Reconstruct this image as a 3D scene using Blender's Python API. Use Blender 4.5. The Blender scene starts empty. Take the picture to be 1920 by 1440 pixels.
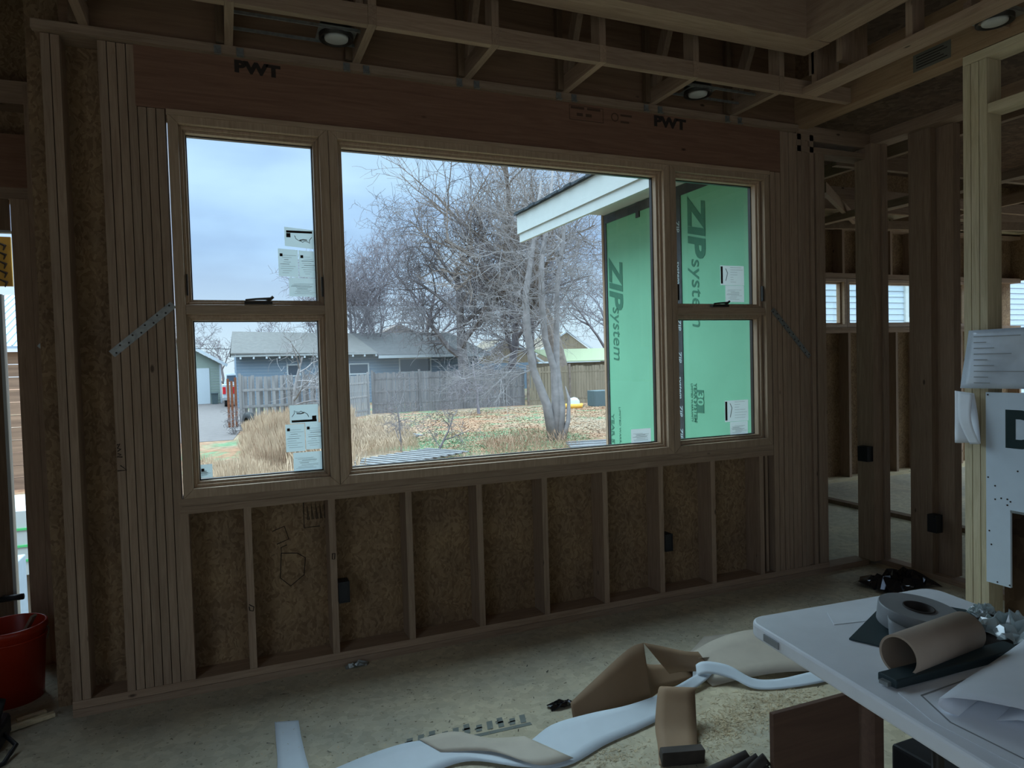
import bpy, math, random
from mathutils import Vector, Matrix
random.seed(7)
sc = bpy.context.scene
col = sc.collection
# ------------------------------------------------------------------ camera
F_PX = 1289.9
R0 = Vector((0.92224, -0.38563, -0.02760)); U0 = Vector((0.03845, 0.02044, 0.99905)); D0 = Vector((0.38470, 0.92243, -0.03368))
cam = bpy.data.cameras.new('camera'); co = bpy.data.objects.new('camera', cam); col.objects.link(co)
cam.sensor_fit = 'HORIZONTAL'; cam.sensor_width = 36.0; cam.lens = 36.0 * F_PX / 1920.0
cam.clip_start = 0.05; cam.clip_end = 400
m3 = Matrix((R0, U0, -D0)).transposed()
co.matrix_world = Matrix.Translation((-0.0780, -3.6355, 1.5740)) @ m3.to_4x4()
sc.camera = co
# ------------------------------------------------------------------ exposure
sc.view_settings.view_transform = 'Standard'; sc.view_settings.look = 'None'
sc.view_settings.gamma = 1.0; sc.view_settings.use_curve_mapping = False
sc.view_settings.exposure = 0.45
try:
    sc.cycles.use_denoising = True
    sc.cycles.max_bounces = 10; sc.cycles.diffuse_bounces = 6; sc.cycles.transparent_max_bounces = 24
    sc.cycles.sample_clamp_indirect = 4.0
except Exception: pass
# ------------------------------------------------------------------ node helper
def N(nt, t, **k):
    n = nt.nodes.new(t)
    for a, b in k.items():
        if a in n.inputs: n.inputs[a].default_value = b
        else: setattr(n, a, b)
    return n
def ramp(nt, fac, stops):
    r = nt.nodes.new('ShaderNodeValToRGB'); e = r.color_ramp.elements
    while len(e) < len(stops): e.new(0.5)
    for i, (p, c) in enumerate(stops):
        e[i].position = p; e[i].color = (c[0], c[1], c[2], 1)
    nt.links.new(fac, r.inputs[0]); return r.outputs[0]
def mix(nt, f, a, b, mode='MIX'):
    m = nt.nodes.new('ShaderNodeMix'); m.data_type = 'RGBA'; m.blend_type = mode
    for s, v in ((0, f), (6, a), (7, b)):
        if hasattr(v, 'links'): nt.links.new(v, m.inputs[s])
        elif s == 0: m.inputs[0].default_value = v
        else: m.inputs[s].default_value = (v[0], v[1], v[2], 1)
    return m.outputs[2]
# ------------------------------------------------------------------ sky (thin overcast, much brighter overhead)
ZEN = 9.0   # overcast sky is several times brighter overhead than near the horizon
w = bpy.data.worlds.new('sky'); sc.world = w; w.use_nodes = True; nt = w.node_tree; nt.nodes.clear()
out = N(nt, 'ShaderNodeOutputWorld'); bg = N(nt, 'ShaderNodeBackground'); nt.links.new(bg.outputs[0], out.inputs[0])
tc = N(nt, 'ShaderNodeTexCoord')
mp = N(nt, 'ShaderNodeMapping'); mp.inputs['Scale'].default_value = (1, 1, 2.6); nt.links.new(tc.outputs['Generated'], mp.inputs[0])
nz = N(nt, 'ShaderNodeTexNoise', Scale=2.6, Detail=5.0, Roughness=0.5); nt.links.new(mp.outputs[0], nz.inputs[0])
cl = ramp(nt, nz.outputs[0], [(0.38, (0.32, 0.46, 0.70)), (0.50, (0.40, 0.58, 0.84)), (0.62, (0.49, 0.69, 0.91))])
sx = N(nt, 'ShaderNodeSeparateXYZ'); nt.links.new(tc.outputs['Generated'], sx.inputs[0])
hz = ramp(nt, sx.outputs[2], [(0.0, (1, 1, 1)), (0.16, (0, 0, 0))])
c2 = mix(nt, hz, cl, (0.60, 0.72, 0.82))
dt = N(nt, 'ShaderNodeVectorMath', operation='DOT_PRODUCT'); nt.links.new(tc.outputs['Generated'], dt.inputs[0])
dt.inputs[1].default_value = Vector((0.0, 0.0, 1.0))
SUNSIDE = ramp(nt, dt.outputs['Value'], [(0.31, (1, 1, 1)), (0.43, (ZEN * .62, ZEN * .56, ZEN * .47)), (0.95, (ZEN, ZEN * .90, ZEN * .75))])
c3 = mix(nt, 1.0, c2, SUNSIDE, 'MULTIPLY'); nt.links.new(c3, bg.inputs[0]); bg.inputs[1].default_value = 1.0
# light portals: they only steer sampling to the openings, they add no light
def portal(name, loc, rot, sx_, sy_):
    l = bpy.data.lights.new(name, 'AREA'); l.shape = 'RECTANGLE'; l.size = sx_; l.size_y = sy_
    try: l.cycles.is_portal = True
    except Exception: return
    o = bpy.data.objects.new(name, l); col.objects.link(o); o.location = loc; o.rotation_euler = rot
# ------------------------------------------------------------------ materials
def mat(name, rough=0.75, metallic=0.0, spec=0.3):
    m = bpy.data.materials.new(name); m.use_nodes = True; nt = m.node_tree
    b = nt.nodes['Principled BSDF']; b.inputs['Roughness'].default_value = rough; b.inputs['Metallic'].default_value = metallic
    b.inputs['Specular IOR Level'].default_value = spec
    return m, nt, b
def flat(name, c, rough=0.7, metallic=0.0, spec=0.3, var=0.08, scale=12):
    m, nt, b = mat(name, rough, metallic, spec)
    t = N(nt, 'ShaderNodeTexCoord'); n = N(nt, 'ShaderNodeTexNoise', Scale=float(scale), Detail=4.0); nt.links.new(t.outputs['Object'], n.inputs[0])
    o = ramp(nt, n.outputs[0], [(0.25, [x * (1 - var) for x in c]), (0.75, [min(1, x * (1 + var)) for x in c])])
    nt.links.new(o, b.inputs['Base Color']); return m
def wood(name, dark, light, axis=2, rough=0.8, knots=True, vary=0.12, gs=26):
    m, nt, b = mat(name, rough, 0, 0.25)
    t = N(nt, 'ShaderNodeTexCoord'); oi = N(nt, 'ShaderNodeObjectInfo')
    mp = N(nt, 'ShaderNodeMapping'); s = [gs, gs, gs]; s[axis] = gs * 0.06; mp.inputs['Scale'].default_value = s
    ad = N(nt, 'ShaderNodeVectorMath', operation='ADD'); nt.links.new(t.outputs['Object'], ad.inputs[0])
    cb = N(nt, 'ShaderNodeCombineXYZ')
    ml = N(nt, 'ShaderNodeMath', operation='MULTIPLY'); ml.inputs[1].default_value = 13.0; nt.links.new(oi.outputs['Random'], ml.inputs[0])
    for i in range(3): nt.links.new(ml.outputs[0], cb.inputs[i])
    nt.links.new(cb.outputs[0], ad.inputs[1]); nt.links.new(ad.outputs[0], mp.inputs[0])
    n = N(nt, 'ShaderNodeTexNoise', Scale=2.2, Detail=6.0, Roughness=0.6, Distortion=1.2); nt.links.new(mp.outputs[0], n.inputs[0])
    c = ramp(nt, n.outputs[0], [(0.3, dark), (0.7, light)])
    rv = ramp(nt, oi.outputs['Random'], [(0.0, (1 - vary,) * 3), (1.0, (1 + vary * .6, 1 + vary * .5, 1 + vary * .4))])
    c = mix(nt, 1.0, c, rv, 'MULTIPLY')
    if knots:
        v = N(nt, 'ShaderNodeTexVoronoi', Scale=5.5); mp2 = N(nt, 'ShaderNodeMapping'); s2 = [1, 1, 1]; s2[axis] = 0.45
        mp2.inputs['Scale'].default_value = s2; nt.links.new(ad.outputs[0], mp2.inputs[0]); nt.links.new(mp2.outputs[0], v.inputs[0])
        k = ramp(nt, v.outputs['Distance'], [(0.03, (1, 1, 1)), (0.06, (0, 0, 0))])
        c = mix(nt, k, c, [x * 0.32 for x in dark])
    nt.links.new(c, b.inputs['Base Color'])
    bp = N(nt, 'ShaderNodeBump', Strength=0.15, Distance=0.004); nt.links.new(n.outputs[0], bp.inputs['Height']); nt.links.new(bp.outputs[0], b.inputs['Normal'])
    return m
PD, PL = (0.30, 0.20, 0.135), (0.44, 0.315, 0.22)
WZ = wood('pine_upright', PD, PL, 2); WX = wood('pine_along_wall', PD, PL, 0); WY = wood('pine_crossing', PD, PL, 1)
PBD, PBL = (0.55, 0.45, 0.28), (0.76, 0.65, 0.44)
WZB = wood('pale_pine_upright', PBD, PBL, 2); WYB = wood('pale_pine_crossing', PBD, PBL, 1); WXB = wood('pale_pine_along', PBD, PBL, 0)
LVL = wood('laminated_beam', (0.22, 0.11, 0.07), (0.31, 0.17, 0.11), 0, gs=18)
LVLY = wood('laminated_beam_crossing', (0.33, 0.20, 0.11), (0.50, 0.33, 0.19), 1, gs=18)
FRW = wood('window_pine', (0.38, 0.265, 0.175), (0.52, 0.38, 0.265), 2, rough=0.45, knots=False, gs=30)
FRX = wood('window_pine_across', (0.38, 0.265, 0.175), (0.52, 0.38, 0.265), 0, rough=0.45, knots=False, gs=30)
DKW = wood('dark_door_wood', (0.16, 0.10, 0.06), (0.24, 0.16, 0.10), 2, knots=False)
PLY = wood('dark_plywood', (0.22, 0.13, 0.08), (0.34, 0.21, 0.13), 0, gs=10)
PLB = wood('pale_plywood', (0.42, 0.33, 0.19), (0.56, 0.45, 0.27), 2, gs=8)
BOXW = wood('brown_panel', (0.10, 0.055, 0.04), (0.14, 0.08, 0.055), 0, knots=False, gs=12)
def osb(name, c1, c2, c3, sc_=38):
    m, nt, b = mat(name, 0.8, 0, 0.2)
    t = N(nt, 'ShaderNodeTexCoord'); n0 = N(nt, 'ShaderNodeTexNoise', Scale=9.0, Detail=2.0); nt.links.new(t.outputs['Object'], n0.inputs[0])
    a = mix(nt, 0.12, t.outputs['Object'], n0.outputs['Color'], 'ADD')
    mp = N(nt, 'ShaderNodeMapping'); mp.inputs['Scale'].default_value = (1.0, 1.0, 0.55); mp.inputs['Rotation'].default_value = (0.3, 0.4, 0.5); nt.links.new(a, mp.inputs[0])
    v = N(nt, 'ShaderNodeTexVoronoi', Scale=float(sc_)); nt.links.new(mp.outputs[0], v.inputs[0])
    sp = N(nt, 'ShaderNodeSeparateColor'); nt.links.new(v.outputs['Color'], sp.inputs[0])
    c = ramp(nt, sp.outputs[0], [(0.0, c1), (0.5, c2), (1.0, c3)])
    n1 = N(nt, 'ShaderNodeTexNoise', Scale=4.0, Detail=5.0); nt.links.new(t.outputs['Object'], n1.inputs[0])
    d = ramp(nt, n1.outputs[0], [(0.3, (0.75, 0.75, 0.78)), (0.7, (1.1, 1.1, 1.05))])
    c = mix(nt, 1.0, c, d, 'MULTIPLY'); nt.links.new(c, b.inputs['Base Color']); return m
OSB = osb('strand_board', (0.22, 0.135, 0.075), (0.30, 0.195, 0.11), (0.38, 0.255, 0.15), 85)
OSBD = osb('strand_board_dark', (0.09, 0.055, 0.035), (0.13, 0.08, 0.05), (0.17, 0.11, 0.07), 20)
# subfloor: dusty strand board with sawdust patches
FLR, nt, b = mat('dusty_subfloor', 0.85, 0, 0.15)
t = N(nt, 'ShaderNodeTexCoord')
n1 = N(nt, 'ShaderNodeTexNoise', Scale=1.6, Detail=8.0, Roughness=0.65); nt.links.new(t.outputs['Object'], n1.inputs[0])
n2 = N(nt, 'ShaderNodeTexNoise', Scale=55.0, Detail=4.0); nt.links.new(t.outputs['Object'], n2.inputs[0])
v = N(nt, 'ShaderNodeTexVoronoi', Scale=30.0); nt.links.new(t.outputs['Object'], v.inputs[0])
sp = N(nt, 'ShaderNodeSeparateColor'); nt.links.new(v.outputs['Color'], sp.inputs[0])
ca = ramp(nt, sp.outputs[0], [(0, (0.52, 0.465, 0.36)), (1, (0.64, 0.58, 0.455))])
cb_ = ramp(nt, n1.outputs[0], [(0.35, (0.78, 0.80, 0.80)), (0.65, (1.12, 1.08, 0.98))])
c = mix(nt, 1.0, ca, cb_, 'MULTIPLY')
sk = ramp(nt, n2.outputs[0], [(0.27, (0.35, 0.33, 0.3)), (0.36, (1, 1, 1))]); c = mix(nt, 1.0, c, sk, 'MULTIPLY')
nt.links.new(c, b.inputs['Base Color'])
bp = N(nt, 'ShaderNodeBump', Strength=0.3, Distance=0.006); nt.links.new(n2.outputs[0], bp.inputs['Height']); nt.links.new(bp.outputs[0], b.inputs['Normal'])
GLASS, nt, b = mat('window_glass'); nt.nodes.clear()
o_ = N(nt, 'ShaderNodeOutputMaterial'); tr = N(nt, 'ShaderNodeBsdfTransparent'); tr.inputs[0].default_value = (0.95, 0.98, 0.97, 1)
gl = N(nt, 'ShaderNodeBsdfGlossy', Roughness=0.01); fr = N(nt, 'ShaderNodeFresnel', IOR=1.45); mx = N(nt, 'ShaderNodeMixShader')
ge = N(nt, 'ShaderNodeNewGeometry'); mr = N(nt, 'ShaderNodeMapRange'); mr.inputs[3].default_value = 1.45; mr.inputs[4].default_value = 1 / 1.45
nt.links.new(ge.outputs['Backfacing'], mr.inputs[0]); nt.links.new(mr.outputs[0], fr.inputs['IOR'])   # same outer angle on both faces of the pane
nt.links.new(fr.outputs[0], mx.inputs[0]); nt.links.new(tr.outputs[0], mx.inputs[1]); nt.links.new(gl.outputs[0], mx.inputs[2]); nt.links.new(mx.outputs[0], o_.inputs[0])
PLAS, nt, b = mat('clear_wrap'); nt.nodes.clear()
o_ = N(nt, 'ShaderNodeOutputMaterial'); tr = N(nt, 'ShaderNodeBsdfTransparent'); gl = N(nt, 'ShaderNodeBsdfGlossy', Roughness=0.12); df = N(nt, 'ShaderNodeBsdfDiffuse'); df.inputs[0].default_value = (0.75, 0.85, 0.85, 1)
m1 = N(nt, 'ShaderNodeMixShader'); m2 = N(nt, 'ShaderNodeMixShader'); m1.inputs[0].default_value = 0.65; m2.inputs[0].default_value = 0.5
nt.links.new(gl.outputs[0], m1.inputs[1]); nt.links.new(df.outputs[0], m1.inputs[2]); nt.links.new(tr.outputs[0], m2.inputs[1]); nt.links.new(m1.outputs[0], m2.inputs[2]); nt.links.new(m2.outputs[0], o_.inputs[0])
METAL = flat('galvanised_steel', (0.34, 0.36, 0.35), 0.45, 0.7, 0.5, var=.25, scale=40)
BLACK = flat('black_plastic', (0.02, 0.02, 0.022), 0.5)
DKMET = flat('dark_hardware', (0.05, 0.045, 0.04), 0.35, 0.6)
INK = flat('dark_ink', (0.035, 0.025, 0.02), 0.8)
INKB = flat('stamp_ink', (0.10, 0.055, 0.035), 0.8)
ZINK = flat('sheathing_ink', (0.05, 0.17, 0.11), 0.8)
PAPER = flat('white_paper', (.86, .88, .92), 0.8, var=0.03)
def thin_paper(name, c):
    m, nt, b = mat(name, 0.8); o_ = nt.nodes['Material Output']; b.inputs['Base Color'].default_value = (*c, 1)
    tl_ = N(nt, 'ShaderNodeBsdfTranslucent'); tl_.inputs[0].default_value = (*c, 1); ms = N(nt, 'ShaderNodeMixShader'); ms.inputs[0].default_value = 0.5
    nt.links.new(b.outputs[0], ms.inputs[1]); nt.links.new(tl_.outputs[0], ms.inputs[2]); nt.links.new(ms.outputs[0], o_.inputs[0]); return m
LABEL = thin_paper('label_paper', (0.62, 0.72, 0.74)); LABELW = thin_paper('white_label_paper', (0.80, 0.84, 0.85))
WHITE = flat('white_table_plastic', (.86, .88, .92), 0.45, var=0.04)
WTRIM = flat('white_trim', (.46, .49, .48), 0.5, var=0.03)
TAPEW = flat('white_backing_strip', (0.72, 0.80, 0.88), 0.5, var=0.03)
KRAFT = flat('brown_kraft', (.31, .20, .12), 0.7, var=0.12, scale=5)
TANP = flat('tan_backing', (0.60, 0.53, 0.44), 0.6, var=0.06)
ZIPG = flat('green_sheathing', (.165, .42, .27), 0.7, var=0.05, scale=3)
ZTAPE = flat('black_seam_tape', (0.03, 0.035, 0.04), 0.5, var=0.4, scale=15)
SHING = flat('grey_shingles', (.085, .083, .085), 0.9, var=0.2, scale=4)
SHINGD = flat('dark_shingles', (0.04, 0.05, 0.06), 0.9, var=0.2, scale=30)
BLUES = flat('pale_blue_siding', (0.163, 0.218, 0.286), 0.8, var=0.06)
GRNS = flat('sage_siding', (0.204, 0.245, 0.218), 0.8, var=0.05)
NSIDE = flat('white_blue_siding', (0.422, 0.503, 0.571), 0.7, var=0.03)
WHT = flat('white_paint', (0.422, 0.462, 0.503), 0.6, var=0.03)
DGL = flat('dark_window_glass', (0.07, 0.09, 0.12), 0.15, spec=0.5)
BARK = flat('grey_brown_bark', (.15, .13, .135), 0.9, var=0.3, scale=3)
TWIG = flat('mauve_grey_twigs', (.19, .165, .18), 0.9, var=0.25, scale=2)
TRNK = flat('brown_trunk_bark', (.17, .13, .11), 0.9, var=0.35, scale=5)
PALEB = flat('pale_bare_wood', (.25, .225, .225), 0.8, var=0.25, scale=5)
STRAW = flat('dry_straw', (.43, .31, .215), 0.9, var=0.25, scale=1.2)
STRAW2 = flat('brown_weed', (0.28, 0.18, 0.12), 0.9, var=0.25, scale=3)
FENCE = wood('weathered_fence', (0.10, 0.092, 0.097), (0.19, 0.175, 0.18), 2, knots=False, gs=3)
FENCEP = wood('pale_weathered_pickets', (0.17, 0.16, 0.165), (0.30, 0.285, 0.29), 2, knots=False, gs=3)
FENCEW = wood('warm_weathered_fence', (0.15, 0.12, 0.085), (0.25, 0.20, 0.15), 2, knots=False, gs=3)
SLATW = wood('grey_slat_wood', (0.12, 0.12, 0.125), (0.22, 0.215, 0.22), 0, knots=False, gs=3)
SHEDW = wood('old_brown_planks', (0.11, 0.07, 0.05), (0.26, 0.17, 0.115), 0, knots=False, gs=3)
ORNG = flat('orange_plastic', (.40, .03, .01), 0.35, spec=0.4, var=0.05)
RUST = flat('rusty_orange_wood', (.17, .06, .03), 0.85, var=0.3)
RED = flat('red_lens', (0.6, 0.02, 0.03), 0.3)
AMBER = flat('amber_board', (0.50, 0.30, 0.05), 0.5, var=0.3, scale=9)
DSHEET = flat('charcoal_sheet', (0.035, 0.055, 0.06), 0.55)
TROLL = flat('grey_tape', (.29, .30, .305), 0.45, var=0.08)
TUBE = flat('cardboard_tube', (.44, .34, .26), 0.7, var=0.06)
DARKC = flat('dark_cloth', (0.05, 0.04, 0.035), 0.8, var=0.4)
GYP = flat('white_gypsum_board', (0.66, 0.74, 0.82), 0.8, var=0.03)
SPRAY = flat('green_black_spray', (0.012, 0.03, 0.03), 0.6)
SAWD = flat('wood_shavings', (0.62, 0.50, 0.33), 0.9, var=0.2)
BAGM = flat('glossy_black_film', (0.015, 0.015, 0.018), 0.12, spec=0.8)
LENS = flat('frosted_lens', (0.55, 0.55, 0.52), 0.4, var=0.03)
YEL = flat('yellow_plastic', (0.75, 0.42, 0.08), 0.5)
TEAL = flat('dark_slate_plastic', (0.08, 0.11, 0.12), 0.5)
GRNL = flat('green_print', (0.08, 0.45, 0.15), 0.6)
# yard
YARD, nt, b = mat('yard_soil', 0.95, 0, 0.1)
t = N(nt, 'ShaderNodeTexCoord')
n1 = N(nt, 'ShaderNodeTexNoise', Scale=0.22, Detail=3.0); nt.links.new(t.outputs['Object'], n1.inputs[0])
n2 = N(nt, 'ShaderNodeTexNoise', Scale=3.5, Detail=8.0, Roughness=0.75); nt.links.new(t.outputs['Object'], n2.inputs[0])
n3 = N(nt, 'ShaderNodeTexNoise', Scale=0.5, Detail=6.0, Roughness=0.7); n3.inputs['Distortion'].default_value = 0.5; nt.links.new(t.outputs['Object'], n3.inputs[0])
base = ramp(nt, n2.outputs[0], [(0.3, (0.17, 0.125, 0.09)), (0.5, (0.36, 0.27, 0.19)), (0.72, (0.55, 0.44, 0.33))])
leaf = ramp(nt, n2.outputs[0], [(0.3, (0.20, 0.10, 0.06)), (0.6, (0.46, 0.26, 0.16))])
gm = ramp(nt, n3.outputs[0], [(0.50, (0, 0, 0)), (0.60, (1, 1, 1))])
gr = ramp(nt, n2.outputs[0], [(0.3, (0.10, 0.17, 0.09)), (0.7, (0.26, 0.38, 0.22))])
lm = ramp(nt, n1.outputs[0], [(0.42, (0, 0, 0)), (0.55, (1, 1, 1))])
c = mix(nt, lm, base, leaf); sx = N(nt, 'ShaderNodeSeparateXYZ'); nt.links.new(t.outputs['Object'], sx.inputs[0])
md = ramp(nt, N(nt, 'ShaderNodeMath').outputs[0], [(0, (0, 0, 0)), (1, (1, 1, 1))])
mr = N(nt, 'ShaderNodeMapRange'); mr.inputs[1].default_value = 24; mr.inputs[2].default_value = 15; nt.links.new(sx.outputs[1], mr.inputs[0])
gmm = N(nt, 'ShaderNodeMath', operation='MULTIPLY'); gb = N(nt, 'ShaderNodeRGBToBW'); nt.links.new(gm, gb.inputs[0]); nt.links.new(gb.outputs[0], gmm.inputs[0]); nt.links.new(mr.outputs[0], gmm.inputs[1])
c = mix(nt, gmm.outputs[0], c, gr)
c = mix(nt, 1.0, c, (.68, .68, .68), 'MULTIPLY'); nt.links.new(c, b.inputs['Base Color'])
GRAV = flat('pinkish_gravel', (.135, .115, .11), 0.95, var=0.15, scale=3)
# ------------------------------------------------------------------ mesh builder
class MB:
    def __init__(s): s.v = []; s.f = []
    def hexa(s, p):
        n = len(s.v); s.v += [tuple(q) for q in p]
        s.f += [(n, n+3, n+2, n+1), (n+4, n+5, n+6, n+7), (n, n+1, n+5, n+4), (n+1, n+2, n+6, n+5), (n+2, n+3, n+7, n+6), (n+3, n, n+4, n+7)]
        return s
    def box(s, x0, x1, y0, y1, z0, z1):
        return s.hexa([(x0, y0, z0), (x1, y0, z0), (x1, y1, z0), (x0, y1, z0), (x0, y0, z1), (x1, y0, z1), (x1, y1, z1), (x0, y1, z1)])
    def bar(s, a, b_, w_, h, up=(0, 0, 1)):           # rectangular bar between two points
        a = Vector(a); b_ = Vector(b_); d = (b_ - a).normalized(); u = Vector(up)
        r = d.cross(u)
        if r.length < 1e-4: r = d.cross(Vector((1, 0, 0)))
        r.normalize(); u = r.cross(d).normalized(); r *= w_ / 2; u *= h / 2
        return s.hexa([a - r - u, a + r - u, b_ + r - u, b_ - r - u, a - r + u, a + r + u, b_ + r + u, b_ - r + u])
    def tube(s, pts, rad, n=6, cap=True):
        pts = [Vector(p) for p in pts]
        if not hasattr(rad, '__len__'): rad = [rad] * len(pts)
        base = len(s.v); prev = None
        for i, p in enumerate(pts):
            d = (pts[min(i + 1, len(pts) - 1)] - pts[max(i - 1, 0)])
            d = d.normalized() if d.length > 1e-9 else Vector((0, 0, 1))
            if prev is None:
                r = d.cross(Vector((0.3, 0.1, 1)));
                if r.length < 1e-3: r = d.cross(Vector((1, 0, 0)))
            else: r = prev - d * prev.dot(d)
            r.normalize(); prev = r; u = d.cross(r)
            for k in range(n):
                a = 2 * math.pi * k / n; s.v.append(tuple(p + (r * math.cos(a) + u * math.sin(a)) * rad[i]))
        for i in range(len(pts) - 1):
            for k in range(n):
                a = base + i * n + k; b_ = base + i * n + (k + 1) % n; s.f.append((a, b_, b_ + n, a + n))
        if cap:
            s.f.append(tuple(base + k for k in range(n))[::-1]); e = base + (len(pts) - 1) * n; s.f.append(tuple(e + k for k in range(n)))
        return s
    def lathe(s, c, prof, n=32, axis=(0, 0, 1)):      # closed or open profile of (radius, height)
        ax = Vector(axis).normalized(); r = ax.cross(Vector((0, 1, 0)))
        if r.length < 1e-3: r = ax.cross(Vector((1, 0, 0)))
        r.normalize(); u = ax.cross(r); c = Vector(c); base = len(s.v)
        for (rr, h) in prof:
            for k in range(n):
                a = 2 * math.pi * k / n; s.v.append(tuple(c + ax * h + (r * math.cos(a) + u * math.sin(a)) * rr))
        for i in range(len(prof) - 1):
            for k in range(n):
                a = base + i * n + k; b_ = base + i * n + (k + 1) % n; s.f.append((a, b_, b_ + n, a + n))
        return s
    def prism(s, poly, d):                            # polygon (list of 3-D points) pushed along vector d
        n = len(s.v); k = len(poly); d = Vector(d)
        s.v += [tuple(Vector(p)) for p in poly] + [tuple(Vector(p) + d) for p in poly]
        s.f.append(tuple(range(n, n + k))[::-1]); s.f.append(tuple(range(n + k, n + 2 * k)))
        for i in range(k): j = (i + 1) % k; s.f.append((n + i, n + j, n + k + j, n + k + i))
        return s
    def frame(s, x0, x1, z0, z1, y0, y1, w_, wt=None, wb=None, wr=None):   # rectangular ring, mitred
        wt = w_ if wt is None else wt; wb = w_ if wb is None else wb; wr = w_ if wr is None else wr
        o = [(x0, z0), (x1, z0), (x1, z1), (x0, z1)]; i = [(x0 + w_, z0 + wb), (x1 - wr, z0 + wb), (x1 - wr, z1 - wt), (x0 + w_, z1 - wt)]
        for k in range(4):
            j = (k + 1) % 4
            s.hexa([(o[k][0], y0, o[k][1]), (o[j][0], y0, o[j][1]), (o[j][0], y1, o[j][1]), (o[k][0], y1, o[k][1]),
                    (i[k][0], y0, i[k][1]), (i[j][0], y0, i[j][1]), (i[j][0], y1, i[j][1]), (i[k][0], y1, i[k][1])])
        return s
    def build(s, name, m, parent=None, smooth=False, base=False, bevel=0):
        xs = [p[0] for p in s.v]; ys = [p[1] for p in s.v]; zs = [p[2] for p in s.v]
        c = Vector(((min(xs) + max(xs)) / 2, (min(ys) + max(ys)) / 2, min(zs) if base else (min(zs) + max(zs)) / 2))
        me = bpy.data.meshes.new(name); me.from_pydata([tuple(Vector(p) - c) for p in s.v], [], s.f); me.validate()
        import bmesh as _b
        if len(s.f) < 20000:
            q = _b.new(); q.from_mesh(me); _b.ops.recalc_face_normals(q, faces=q.faces); q.to_mesh(me); q.free()
        me.materials.append(m); o = bpy.data.objects.new(name, me); col.objects.link(o)
        if smooth:
            for p in me.polygons: p.use_smooth = True
        if bevel:
            bv = o.modifiers.new('bevel', 'BEVEL'); bv.width = bevel; bv.segments = 2; bv.limit_method = 'ANGLE'
        return place(o, c, parent)
def wloc(o):
    l = Vector((0, 0, 0))
    while o: l += o.location; o = o.parent
    return l
def place(o, c, parent):
    if parent is not None: o.parent = parent; o.location = c - wloc(parent)
    else: o.location = c
    return o
def tag(o, label=None, cat=None, group=None, kind=None):
    if label: o['label'] = label
    if cat: o['category'] = cat
    if group: o['group'] = group
    if kind: o['kind'] = kind
    return o
def empty(name, loc, label=None, cat=None, group=None, kind=None):
    o = bpy.data.objects.new(name, None); col.objects.link(o); o.location = loc; o.empty_display_size = 0.1
    return tag(o, label, cat, group, kind)
def S(name, label=None, cat=None): return empty(name, (0, 0, 0), label, cat, kind='structure')
def text(name, s, origin, xd, yd, size, m, parent=None, bold=0.0, th=0.0006, shear=0.0, stretch=1.0):
    cu = bpy.data.curves.new(name, 'FONT'); cu.body = s; cu.size = size; cu.extrude = th; cu.offset = bold; cu.shear = shear; cu.space_character = 1.0
    cu.resolution_u = 3
    t_ = bpy.data.objects.new('tmp', cu); col.objects.link(t_); dg = bpy.context.evaluated_depsgraph_get(); dg.update()
    me = bpy.data.meshes.new_from_object(t_.evaluated_get(dg)); bpy.data.objects.remove(t_)
    X = Vector(xd).normalized(); Y = Vector(yd).normalized(); Z = X.cross(Y)
    M = Matrix((X * stretch, Y, Z)).transposed().to_4x4(); me.transform(M)
    me.materials.clear(); me.materials.append(m); o = bpy.data.objects.new(name, me); col.objects.link(o)
    return place(o, Vector(origin), parent)
def ribbon(name, pts, m, parent=None, th=0.0015, sub=6, **tg):   # pts: list of (edgeA, edgeB) points -> smooth bent strip with thickness
    def cr(p, i, t_):
        a, b_, c_, d = [Vector(p[max(0, min(len(p) - 1, j))]) for j in (i - 1, i, i + 1, i + 2)]
        return 0.5 * ((2 * b_) + (c_ - a) * t_ + (2 * a - 5 * b_ + 4 * c_ - d) * t_ * t_ + (3 * b_ - a - 3 * c_ + d) * t_ ** 3)
    A = [p[0] for p in pts]; B = [p[1] for p in pts]; L = []; R_ = []
    for i in range(len(pts) - 1):
        for k in range(sub): L.append(cr(A, i, k / sub)); R_.append(cr(B, i, k / sub))
    L.append(Vector(A[-1])); R_.append(Vector(B[-1]))
    q = MB(); W = 4; n = len(L)
    for i in range(n):
        for k in range(W + 1): q.v.append(tuple(L[i].lerp(R_[i], k / W)))
    for i in range(n - 1):
        for k in range(W): a = i * (W + 1) + k; q.f.append((a, a + 1, a + W + 2, a + W + 1))
    xs = [p[0] for p in q.v]; ys = [p[1] for p in q.v]; zs = [p[2] for p in q.v]
    c = Vector(((min(xs) + max(xs)) / 2, (min(ys) + max(ys)) / 2, min(zs)))
    me = bpy.data.meshes.new(name); me.from_pydata([tuple(Vector(p) - c) for p in q.v], [], q.f); me.materials.append(m)
    for p in me.polygons: p.use_smooth = True
    o = bpy.data.objects.new(name, me); col.objects.link(o); sd = o.modifiers.new('thickness', 'SOLIDIFY'); sd.thickness = th; sd.offset = 0
    place(o, c, parent); tag(o, **tg); return o
SP = 0.4064; PT = 0.038
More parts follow.
